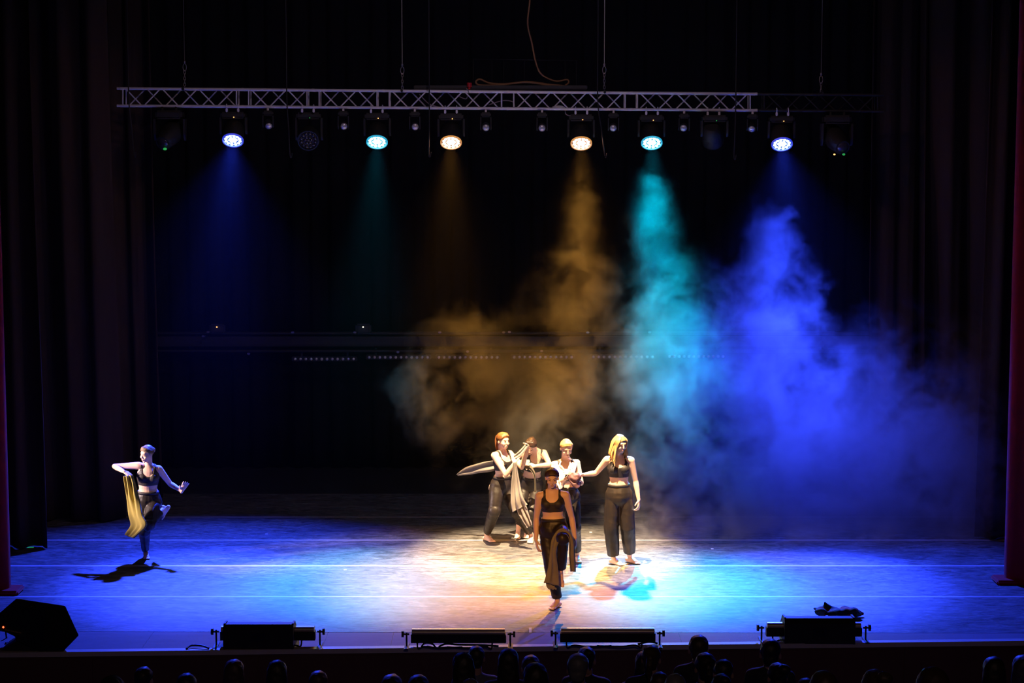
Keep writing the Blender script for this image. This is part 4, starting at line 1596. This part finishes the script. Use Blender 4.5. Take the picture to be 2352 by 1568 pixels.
person('dancer with bowed head and dark hair half hidden behind the ponytailed dancer', J, ponytail(0.16, 0.016), M_BROWN, (0.10, 0.08, 0.058), (0.60, 0.60))
c3 = sheet([(g(1205, 1074, -.40), g(1209, 1068, -.40)), (g(1216, 1078, -.40), g(1220, 1070, -.40)), (g(1224, 1090, -.38), g(1229, 1084, -.38)), (g(1227, 1104, -.35), g(1231, 1102, -.35)), (g(1227, 1130, -.30), g(1232, 1130, -.30))], amp=0.008, k=1.5, seed=8)
cloth('draped_cloth', [c3], M_DOLIVE, 'narrow dark cloth arcing down from the bowed dancer\'s hand', 'cloth')

# --- woman in white with bundle
Y = 25.30
g = lambda px, py, dy=0.0: at(px, py, Y + dy)
J = dict(root=fl(1305, 1292), head=g(1301, 1028, -.10), face=V((0.22, -0.82, -0.42)), neck=g(1298, 1060, .0), sh_l=g(1273, 1067, -.02), sh_r=g(1324, 1063, .02),
         hip_l=g(1288, 1143, 0.0), hip_r=g(1314, 1143, 0.02))
J['el_l'] = g(1273, 1112, -.06)
J['wr_l'] = g(1300, 1099, -.25)
J['hand_l'] = g(1316, 1094, -.30)
J['palm_l'] = V((0.1, 0.7, -.6))
J['curl_l'] = 0.6
J['el_r'] = g(1335, 1109, -.08)
J['wr_r'] = g(1318, 1090, -.28)
J['hand_r'] = g(1307, 1085, -.31)
J['palm_r'] = V((-.1, 0.8, -.4))
J['curl_r'] = 0.6
floor_foot(J, 'l', (1286, 1284), (1290, 1296))
floor_foot(J, 'r', (1324, 1285), (1331, 1297))
J['kn_l'] = g(1289, 1210, -.06)
J['kn_r'] = g(1321, 1210, -.06)
lens_report('D', J)
person('dancer with a white cloth round her shoulders looking down at a bundle in her arms', J, bun, M_BLOND, (0.100, 0.080, 0.066), (0.86, 0.82))
cw = [sheet([(g(1285, 1062, .06), g(1296, 1052, -.01)), (g(1268, 1068, -.06), g(1288, 1068, -.12)), (g(1272, 1085, -.16), g(1301, 1082, -.17)), (g(1276, 1103, -.17), g(1296, 1098, -.2)), (g(1282, 1115, -.19), g(1294, 1111, -.21)), (g(1285, 1124, -.19), g(1291, 1121, -.21))], amp=0.010, k=2, seed=9),
      sheet([(g(1311, 1056, .04), g(1320, 1060, .07)), (g(1308, 1066, -.11), g(1326, 1064, -.07)), (g(1305, 1078, -.17), g(1322, 1080, -.14)), (g(1306, 1090, -.20), g(1318, 1092, -.18))], amp=0.010, k=2, seed=10),
      sheet([(g(1285, 1062, .06), g(1296, 1050, -.0)), (g(1292, 1052, .10), g(1297, 1047, .03)), (g(1306, 1051, .10), g(1305, 1047, .03)), (g(1318, 1061, .07), g(1309, 1054, .0))], amp=0.006, k=1, seed=11)]
cloth('shoulder_cloth', cw, M_WHITE, 'white cloth draped round the neck of the dancer with the bundle', 'cloth')
bd = MB()
rb = random.Random(4)
ctr = g(1320, 1099, -.33)
for k in range(9):
    a = k * 0.7
    c = ctr + V((rb.uniform(-.05, .05), rb.uniform(-.03, .03), rb.uniform(-.04, .05)))
    bd.ell(c, (rb.uniform(.05, .08), rb.uniform(.03, .05), rb.uniform(.03, .05)), Matrix.Rotation(rb.uniform(-.8, .8), 3, 'Y'), 12, 8)
for k in range(5):
    pts = catmull([g(1307 + k, 1098 + k * 1.5, -.34), g(1314 + k, 1108 + 2 * k, -.38), g(1324 + k, 1111 + 2.0 * k, -.37), g(1334, 1106 + k, -.28)], 5)
    bd.loft(pts, [0.014] * len(pts), [0.008] * len(pts), n=8)
bm_ = remesh(bd, 0.008, 2, 'cloth_bundle')
bm_.transform(Matrix.Translation(-ctr))
rough_up(bm_, 0.010, 24)
o = link('cloth_bundle', bm_, M_PLUM)
o.location = ctr
tag(o, 'crumpled plum cloth bundle held in the arms of the dancer in white', 'cloth')

# --- woman in front with a lifted knee
Y = 22.95
g = lambda px, py, dy=0.0: at(px, py, Y + dy)
J = dict(root=fl(1278, 1396), head=g(1268, 1096, -.10), face=V((0.0, -0.94, -0.34)), neck=g(1268, 1128, .0), sh_l=g(1239, 1139, .0), sh_r=g(1299, 1137, .0),
         hip_l=g(1255, 1219, 0.02), hip_r=g(1287, 1217, -0.02), w=1.0)
J['el_l'] = g(1232, 1189, .06)
J['wr_l'] = g(1231, 1240, -.02)
J['hand_l'] = g(1235, 1262, -.05)
J['palm_l'] = V((1, .2, 0))
J['curl_l'] = 0.3
J['el_r'] = g(1313, 1187, .06)
J['wr_r'] = g(1321, 1236, .0)
J['hand_r'] = g(1322, 1258, -.04)
J['palm_r'] = V((-1, .2, 0))
J['curl_r'] = 0.4
floor_foot(J, 'l', (1287, 1392), (1262, 1402))
J['kn_l'] = g(1265, 1300, -.05)
J['kn_r'] = reach(J['hip_r'], 1293, 1237, 0.41, -1)
J['an_r'] = g(1287, 1312, -.26)
J['foot_r'] = V((0.02, -0.42, -0.9))
J['footup_r'] = V((0, -0.9, 0.42))
lens_report('E', J)
person('dancer in front, face in shadow, walking with one knee lifted under a dark cloth', J, ponytail(0.24, 0.022, -0.06), M_BROWN, (0.094, 0.080, 0.066), (0.90, 0.90), thumb=(1, -1))
# cloth over the knee: over the top and down both sides
kn = J['kn_r']
yk = kn.y - Y
arc = [(1250, 1338, 1283, 1345, .06), (1259, 1305, 1281, 1310, .04), (1264, 1265, 1276, 1270, .02), (1268, 1237, 1281, 1247, .06), (1281, 1217, 1289, 1231, .10), (1296, 1212, 1298, 1226, .10), (1310, 1221, 1305, 1233, .10),
       (1319, 1240, 1308, 1247, .08), (1322, 1270, 1308, 1272, .06), (1324, 1292, 1309, 1292, .06), (1323, 1313, 1312, 1312, .06)]
rows = [(g(a, b, yk + d * 0.5 + 0.02), g(c, e, yk - 0.09 + d * 0.5)) for a, b, c, e, d in arc]
c5 = sheet(rows, nu=16, amp=0.010, k=1.6, seed=12)
c6 = sheet([(g(1256, 1330, yk + .10), g(1283, 1335, yk + .02)), (g(1257, 1345, yk + .10), g(1275, 1346, yk + .02)), (g(1262, 1352, yk + .10), g(1279, 1353, yk + .02))], amp=0.012, k=2, seed=13)
cloth('draped_cloth', [c5, c6], M_DOLIVE, 'dark olive cloth draped over the lifted knee of the front dancer', 'cloth')

# --- blond woman at the right
Y = 25.30
g = lambda px, py, dy=0.0: at(px, py, Y + dy)
J = dict(root=fl(1428, 1294), head=g(1424, 1019, -.08), face=V((0.50, -0.78, -0.20)), neck=g(1421, 1048, .0), sh_l=g(1394, 1056, .0), sh_r=g(1449, 1057, .0),
         hip_l=g(1408, 1140, 0.0), hip_r=g(1436, 1140, 0.0))
J['el_l'] = g(1369, 1086, .10)
J['wr_l'] = g(1341, 1090, -.02)
J['hand_l'] = g(1328, 1092, -.04)
J['palm_l'] = V((0, -.6, -.7))
J['curl_l'] = 0.3
J['el_r'] = g(1460, 1105, .03)
J['wr_r'] = g(1467, 1148, -.03)
J['hand_r'] = g(1467, 1166, -.05)
J['palm_r'] = V((-.9, .4, 0))
J['curl_r'] = 0.5
floor_foot(J, 'l', (1400, 1294), (1425, 1299))
floor_foot(J, 'r', (1438, 1290), (1470, 1297))
J['kn_l'] = g(1404, 1212, -.01)
J['kn_r'] = g(1442, 1210, -.02)
lens_report('F', J)
person('dancer with loose blond hair and wide dark trousers, one hand on the next dancer\'s arm', J, long_hair, M_BLOND, (0.106, 0.100, 0.084), (0.88, 0.82), fold=0.007)

# jacket on the floor behind the right monitor
jk = MB()
rj = random.Random(9)
jc = fl(1925, 1416)
for k in range(10):
    jk.ell(jc + V((rj.uniform(-.22, .18), rj.uniform(-.1, .1), 0.05 + rj.uniform(0, .04))), (rj.uniform(.08, .13), rj.uniform(.06, .1), rj.uniform(.04, .06)), Matrix.Rotation(rj.uniform(-.3, .3), 3, 'Y'), 12, 8)
jk.loft([jc + V((.1, 0, .05)), jc + V((.24, 0, .055)), jc + V((.29, 0, .035))], [0.05, 0.04, 0.03], [0.035, 0.03, .02])
jk.loft([jc + V((-.10, 0, .08)), jc + V((-.15, .02, .13)), jc + V((-.155, .02, .165))], [0.07, 0.035, .012], [0.05, 0.03, .012])
jk.loft([jc + V((-.15, 0, .07)), jc + V((-.28, 0, .10))], [0.05, 0.02], [0.035, .015])
jm = remesh(jk, 0.012, 2, 'jacket')
jm.transform(Matrix.Translation(-V((jc.x, jc.y, 0))))
rough_up(jm, 0.014, 14)
for v in jm.vertices:
    v.co.z = max(v.co.z, 0.002)
o = link('jacket', jm, M_PATCH)
o.location = (jc.x, jc.y, 0)
tag(o, 'crumpled teal and red patterned jacket lying on the mats behind the right wedge monitor', 'jacket')

# ------------------------------------------------------------------ audience
A_HAIR = [mat('audience_dark_hair', (0.02, 0.015, 0.012), 0.5, var=.2), mat('audience_brown_hair', (0.06, 0.035, 0.02), 0.5, var=.2), mat('audience_grey_hair', (0.16, 0.16, 0.17), 0.5, var=.2)]
A_SHIRT = [mat('dark_shirt', (0.02, 0.02, 0.024), 0.8, var=.2), mat('blue_grey_shirt', (0.14, 0.16, 0.20), 0.8, var=.2), mat('charcoal_jumper', (0.05, 0.04, 0.04), 0.8, var=.2)]
M_ASKIN = mat('audience_skin', (0.45, 0.28, 0.21), 0.6, var=.1)


def seated_body():
    """seen from behind: hips at the origin, facing +Y"""
    mb = MB()
    X = V((1, 0, 0))
    mb.loft([(0, -.02, .0), (0, -.03, .15), (0, -.03, .32), (0, -.01, .46), (0, 0, .54)], [.17, .155, .175, .15, .07], [.12, .11, .12, .09, .06], side=X, n=16)
    for s in (-1, 1):
        mb.loft([(s * .03, -.01, .50), (s * .19, 0, .46)], [.06, .062], n=10)
        mb.loft([(s * .20, 0, .46), (s * .24, .04, .18), (s * .17, .26, .12)], [.055, .045, .035], n=10)
        mb.loft([(s * .09, .02, .0), (s * .11, .40, .0), (s * .11, .44, -.38)], [.085, .07, .05], n=10)
        mb.loft([(s * .11, .42, -.40), (s * .11, .58, -.42)], [.045, .04], n=8)
    return mb


def head_mb():
    mb = MB()
    mb.loft([(0, -.01, .48), (0, .005, .62)], [.058, .055], n=12)
    mb.ell((0, 0, .745), (.074, .094, .083))
    mb.ell((0, .045, .69), (.058, .055, .078))
    mb.ell((0, .10, .69), (.013, .02, .02), n=8, m=6)
    for s in (-1, 1):
        mb.ell((s * .076, -.005, .70), (.012, .02, .032), n=8, m=6)
    return mb


body_me = remesh(seated_body(), 0.02, 2, 'clothing')
head_me = remesh(head_mb(), 0.012, 1, 'head_and_neck')
head_me.materials.append(M_ASKIN)


def a_hair(kind):
    mb = MB()
    if kind == 'short':
        mb.ell((0, -.008, .752), (.081, .099, .086), n=18, m=12)
        mb.ell((0, -.055, .69), (.062, .05, .06))
    elif kind == 'long':
        mb.ell((0, -.008, .755), (.085, .10, .088), n=18, m=12)
        mb.loft([(0, -.04, .75), (0, -.06, .64), (0, -.085, .50), (0, -.10, .40)], [.088, .095, .10, .085], [.07, .06, .045, .03], side=V((1, 0, 0)))
    elif kind == 'bun':
        mb.ell((0, -.008, .752), (.081, .099, .086), n=18, m=12)
        mb.ell((.03, -.09, .80), (.05, .045, .045))
        mb.ell((0, -.055, .69), (.062, .05, .06))
    else:
        mb.ell((0, -.008, .752), (.083, .10, .087), n=18, m=12)
        mb.loft([(0, -.095, .76), (0, -.14, .70), (0, -.13, .52)], [.03, .034, .015], n=10)
        mb.ell((0, -.055, .69), (.062, .05, .06))
    me = remesh(mb, 0.012, 1, 'hair')
    rough_up(me, 0.006, 30)
    return me


HAIRS = {k: a_hair(k) for k in ('short', 'long', 'bun', 'tail')}
CACHE = {}


def inst(me, m, key):
    k = (key, m.name)
    if k not in CACHE:
        c = me.copy()
        c.materials.clear()
        c.materials.append(m)
        CACHE[k] = c
    return CACHE[k]


# x centre, top y, width in pixels, hair, hair colour, shirt, label
AUD = [
    (1063, 1498, 50, 'long', 0, 0, 'audience member with a big dark head of hair under the left-center strip light'),
    (1094, 1482, 42, 'short', 0, 1, 'audience member in pale blue shirt, head crossing the stage edge below a strip light'),
    (1168, 1489, 48, 'long', 0, 0, 'audience member with very long dark hair at the right end of the left-center strip light'),
    (1219, 1503, 45, 'short', 1, 0, 'audience member with short hair and a visible ear below the white tape mark'),
    (1229, 1522, 60, 'long', 0, 2, 'audience member with wavy dark hair in front of the one with the visible ear'),
    (1328, 1499, 60, 'short', 2, 0, 'audience member with pale greyish hair below the left end of the right-center strip light'),
    (1347, 1484, 46, 'bun', 0, 0, 'dark-haired audience member directly behind the pale-haired head'),
    (1482, 1495, 49, 'long', 0, 0, 'audience member with smooth long hair below the right end of the right-center strip light'),
    (1496, 1481, 47, 'tail', 1, 0, 'audience member peeking out behind the smooth long-haired head'),
    (1605, 1457, 50, 'short', 1, 0, 'short-haired audience member whose head rises highest, across the blue stage edge'),
    (1620, 1498, 52, 'tail', 0, 0, 'audience member seated in front of the highest short-haired head'),
    (1662, 1513, 49, 'short', 0, 0, 'audience member with a bluish crown right of the highest head'),
    (1657, 1546, 49, 'bun', 0, 2, 'audience member low in front of the bluish crown'),
    (1770, 1466, 52, 'short', 0, 0, 'broad-shouldered audience member whose head covers the left foot of the right strip light'),
    (1786, 1521, 50, 'bun', 0, 0, 'audience member in front of the broad-shouldered one'),
    (1515, 1542, 47, 'short', 1, 2, 'audience member low at the frame edge below the smooth long-haired head'),
    (1551, 1546, 54, 'short', 2, 2, 'grey-haired audience member low at the frame edge left of the highest head'),
    (1851, 1556, 46, 'short', 0, 0, 'audience member barely showing at the frame edge below the right wedge monitor'),
    (330, 1530, 46, 'short', 0, 0, 'audience member alone below the blue floor between the tilted speaker and the left wedge'),
    (538, 1514, 47, 'long', 1, 0, 'audience member with a lit crown under the left end of the left wedge monitor'),
    (636, 1516, 47, 'long', 0, 0, 'dark audience member under the right end of the left wedge monitor'),
    (731, 1539, 47, 'short', 1, 0, 'audience member with a round head below the right end of the left strip light'),
    (428, 1545, 52, 'short', 0, 2, 'audience member low at the frame edge left of the left wedge monitor'),
    (257, 1550, 64, 'bun', 0, 0, 'audience member low at the frame edge below the tilted speaker'),
    (900, 1547, 53, 'tail', 0, 2, 'audience member low at the frame edge left of the left-center strip light'),
    (961, 1548, 56, 'short', 0, 0, 'audience member low at the frame edge below the left foot of the left-center strip light'),
    (1080, 1557, 46, 'short', 2, 0, 'grey crown at the frame edge in front of the pale blue shirt'),
    (1892, 1539, 70, 'short', 1, 0, 'audience member with a wide brown crown below the right wedge monitor'),
    (2010, 1536, 78, 'bun', 1, 0, 'audience member with a wide brown crown right of the right wedge monitor'),
    (2143, 1531, 80, 'tail', 1, 0, 'audience member with the widest brown crown near the right end of the stage front'),
    (2283, 1508, 52, 'long', 0, 1, 'audience member with long dark hair near the right edge of the stage front'),
    (2350, 1504, 50, 'long', 1, 2, 'audience member cut by the right frame edge'),
]
ROWS = [19.35, 18.25, 17.2, 16.15, 15.1, 12.6]
placed = {k: [] for k in range(len(ROWS))}
info = []
for it in sorted(AUD, key=lambda q: q[1]):
    x, ytop, wpx = it[:3]
    ks = [5, 4, 3] if wpx >= 64 else [0, 1, 2, 3, 4]
    for k in ks:
        p = at(x, ytop, ROWS[k])
        if all(abs(p.x - q) > 0.50 for q in placed[k]):
            break
    placed[k].append(p.x)
    info.append((k, p, it))
for k in range(len(ROWS)):
    zs_ = sorted(p.z for kk, p, it in info if kk == k)
    if not zs_:
        continue
    seat = zs_[len(zs_) * 2 // 3] - 0.84
    d = ROWS[k]
    print('row', k, len(zs_), 'seat %.2f' % seat, ['%.2f' % (z - seat) for z in zs_])
    o = MB().box((0, d + 0.0, (seat - 3.2) / 2 - 0.001), (20, 0.70, seat + 3.2)).build('floor_tier', M_WALL)
    tag(o, 'dark seating step of the auditorium carrying the %s row of the audience' % ['front', 'second', 'third', 'fourth', 'fifth', 'rear'][k], 'seating step', kind='structure')
    for kk, p, (x, ytop, wpx, hk, hcol, sh, lab) in info:
        if kk != k:
            continue
        shift = (p.z - seat - 0.085) - 0.838 + 0.085 - 0.085
        s_ = min(1.3, max(0.92, wpx * d / 4497 / 0.172))
        t = empty('person', (p.x, d, seat + 0.085), lab, 'person', 'audience in front of the stage')
        bo = link('clothing', inst(body_me, A_SHIRT[sh], 'b'), None, t)
        bo.scale = (1, 1, (0.54 + shift) / 0.54)
        ho = link('head_and_neck', head_me, None, t)
        io = link('hair', inst(HAIRS[hk], A_HAIR[hcol], hk), None, t)
        for q in (ho, io):
            q.scale = (s_, s_, s_)
            q.location = (0, 0, shift + 0.838 * (1 - s_))
        t.rotation_euler = (0, 0, math.radians(R.uniform(-12, 12)))
tag(MB().box((0, 15, -3.3), (24, 16, 0.2)).build('floor_auditorium', M_WALL), 'dark auditorium floor below the stage', 'floor', kind='structure')


# ------------------------------------------------------------------ smoke and haze
def smoke_material():
    m = bpy.data.materials.new('stage_smoke')
    m.use_nodes = True
    nt = m.node_tree
    N, L = nt.nodes, nt.links
    for n in list(N):
        if n.type != 'OUTPUT_MATERIAL':
            N.remove(n)
    out = [n for n in N if n.type == 'OUTPUT_MATERIAL'][0]
    sc = N.new('ShaderNodeVolumePrincipled')
    sc.inputs['Color'].default_value = (0.95, 0.95, 0.95, 1)
    sc.inputs['Anisotropy'].default_value = 0.0
    L.new(sc.outputs[0], out.inputs['Volume'])
    tc = N.new('ShaderNodeTexCoord')

    def math_(op, a, c=0.0, clamp=False):
        n = N.new('ShaderNodeMath')
        n.operation = op
        n.use_clamp = clamp
        for i, x in enumerate((a, c)):
            if isinstance(x, (int, float)):
                n.inputs[i].default_value = x
            else:
                L.new(x, n.inputs[i])
        return n.outputs[0]

    shape = None
    for (px, py, rx, rz, yd, ry, wt) in SMOKE:
        c = at(px, py, yd)
        k = yd / F_PX * 1.03
        mp = N.new('ShaderNodeMapping')
        mp.vector_type = 'POINT'
        s = (1 / (rx * k), 1 / ry, 1 / (rz * k))
        mp.inputs['Scale'].default_value = s
        mp.inputs['Location'].default_value = (-c.x * s[0], -c.y * s[1], -c.z * s[2])
        L.new(tc.outputs['Object'], mp.inputs['Vector'])
        ln = N.new('ShaderNodeVectorMath')
        ln.operation = 'LENGTH'
        L.new(mp.outputs[0], ln.inputs[0])
        v = math_('MULTIPLY', math_('SUBTRACT', 1.0, ln.outputs['Value']), wt)
        shape = v if shape is None else math_('SMOOTH_MAX', shape, v)
        if shape is not v:
            shape.node.inputs[2].default_value = 0.25
    nz = N.new('ShaderNodeTexNoise')
    nz.inputs['Scale'].default_value = 1.15
    nz.inputs['Detail'].default_value = 6
    nz.inputs['Roughness'].default_value = 0.56
    nz.inputs['Distortion'].default_value = 0.7
    L.new(tc.outputs['Object'], nz.inputs['Vector'])
    n2 = N.new('ShaderNodeTexNoise')              # small billows on the big ones
    n2.inputs['Scale'].default_value = 3.1
    n2.inputs['Detail'].default_value = 5
    n2.inputs['Roughness'].default_value = 0.6
    n2.inputs['Distortion'].default_value = 1.0
    L.new(tc.outputs['Object'], n2.inputs['Vector'])
    nn = math_('ADD', math_('MULTIPLY', math_('SUBTRACT', nz.outputs['Fac'], 0.5), 2.7), math_('MULTIPLY', math_('SUBTRACT', n2.outputs['Fac'], 0.5), 2.0))
    f = math_('ADD', math_('MULTIPLY', shape, 0.9), nn)
    f = math_('MULTIPLY', f, 1.5, True)
    f = math_('MULTIPLY', f, math_('MULTIPLY', math_('ADD', shape, 0.35), 3.0, True))
    sx = N.new('ShaderNodeSeparateXYZ')
    L.new(tc.outputs['Object'], sx.inputs[0])
    def span(src, a, b, va, vb, kind='LINEAR'):
        r = N.new('ShaderNodeMapRange')
        r.interpolation_type = kind
        r.inputs[1].default_value, r.inputs[2].default_value = a, b
        r.inputs[3].default_value, r.inputs[4].default_value = va, vb
        L.new(src, r.inputs[0])
        return r.outputs[0]

    hgt = span(sx.outputs[2], 0.5, 4.95, 1.0, 0.0)          # thins out towards the lamps
    f = math_('MULTIPLY', f, math_('ADD', math_('POWER', hgt, 2.2), 0.025))
    X = lambda px: at(px, 800, 27.8).x
    f = math_('MULTIPLY', f, span(sx.outputs[0], X(1380), X(1520), 2.2, 7.0, 'SMOOTHSTEP'))   # density raised to the right to brighten the cyan and blue smoke
    f = math_('MULTIPLY', f, span(sx.outputs[0], X(1640), X(1780), 1.0, 0.62, 'SMOOTHSTEP'))
    L.new(math_('MULTIPLY', f, SMOKE_D), sc.inputs['Density'])
    return m


SMOKE_D = 0.23
SMOKE = [(1335, 540, 55, 130, 28.3, 0.6, 0.9), (1330, 720, 130, 140, 27.9, 0.9, 1.0), (1190, 890, 250, 170, 27.7, 1.0, 1.0), (1493, 520, 62, 130, 28.3, 0.6, 0.68), (1560, 850, 190, 240, 27.7, 1.1, 1.3),
         (1768, 590, 70, 170, 28.2, 0.7, 1.0), (1775, 780, 150, 190, 27.8, 1.1, 1.3), (1735, 950, 140, 170, 27.6, 1.1, 1.4), (1980, 1080, 620, 330, 27.6, 1.6, 1.15), (1430, 1060, 330, 120, 28.2, 0.9, 0.55)]
sx0, sx1 = at(830, 900, 27.7).x, at(2480, 900, 27.7).x
sm = MB().box(((sx0 + sx1) / 2, 28.0, 2.85), (sx1 - sx0, 2.6, 5.68)).build('stage_smoke', smoke_material())
tag(sm, 'billowing smoke lit amber, cyan and blue behind the dancers on the right half of the stage', 'smoke', kind='stuff')


def haze_material(d):
    m = bpy.data.materials.new('thin_haze')
    m.use_nodes = True
    nt = m.node_tree
    for n in list(nt.nodes):
        if n.type != 'OUTPUT_MATERIAL':
            nt.nodes.remove(n)
    out = nt.nodes[0]
    v = nt.nodes.new('ShaderNodeVolumeScatter')
    v.inputs['Density'].default_value = d
    nt.links.new(v.outputs[0], out.inputs['Volume'])
    return m


hz = MB().box((0, 28.95, 3.6), (16.5, 5.4, 7.1)).build('thin_haze', haze_material(0.0007))
tag(hz, 'thin haze over the whole stage that shows the beams under the lamps', 'haze', kind='stuff')
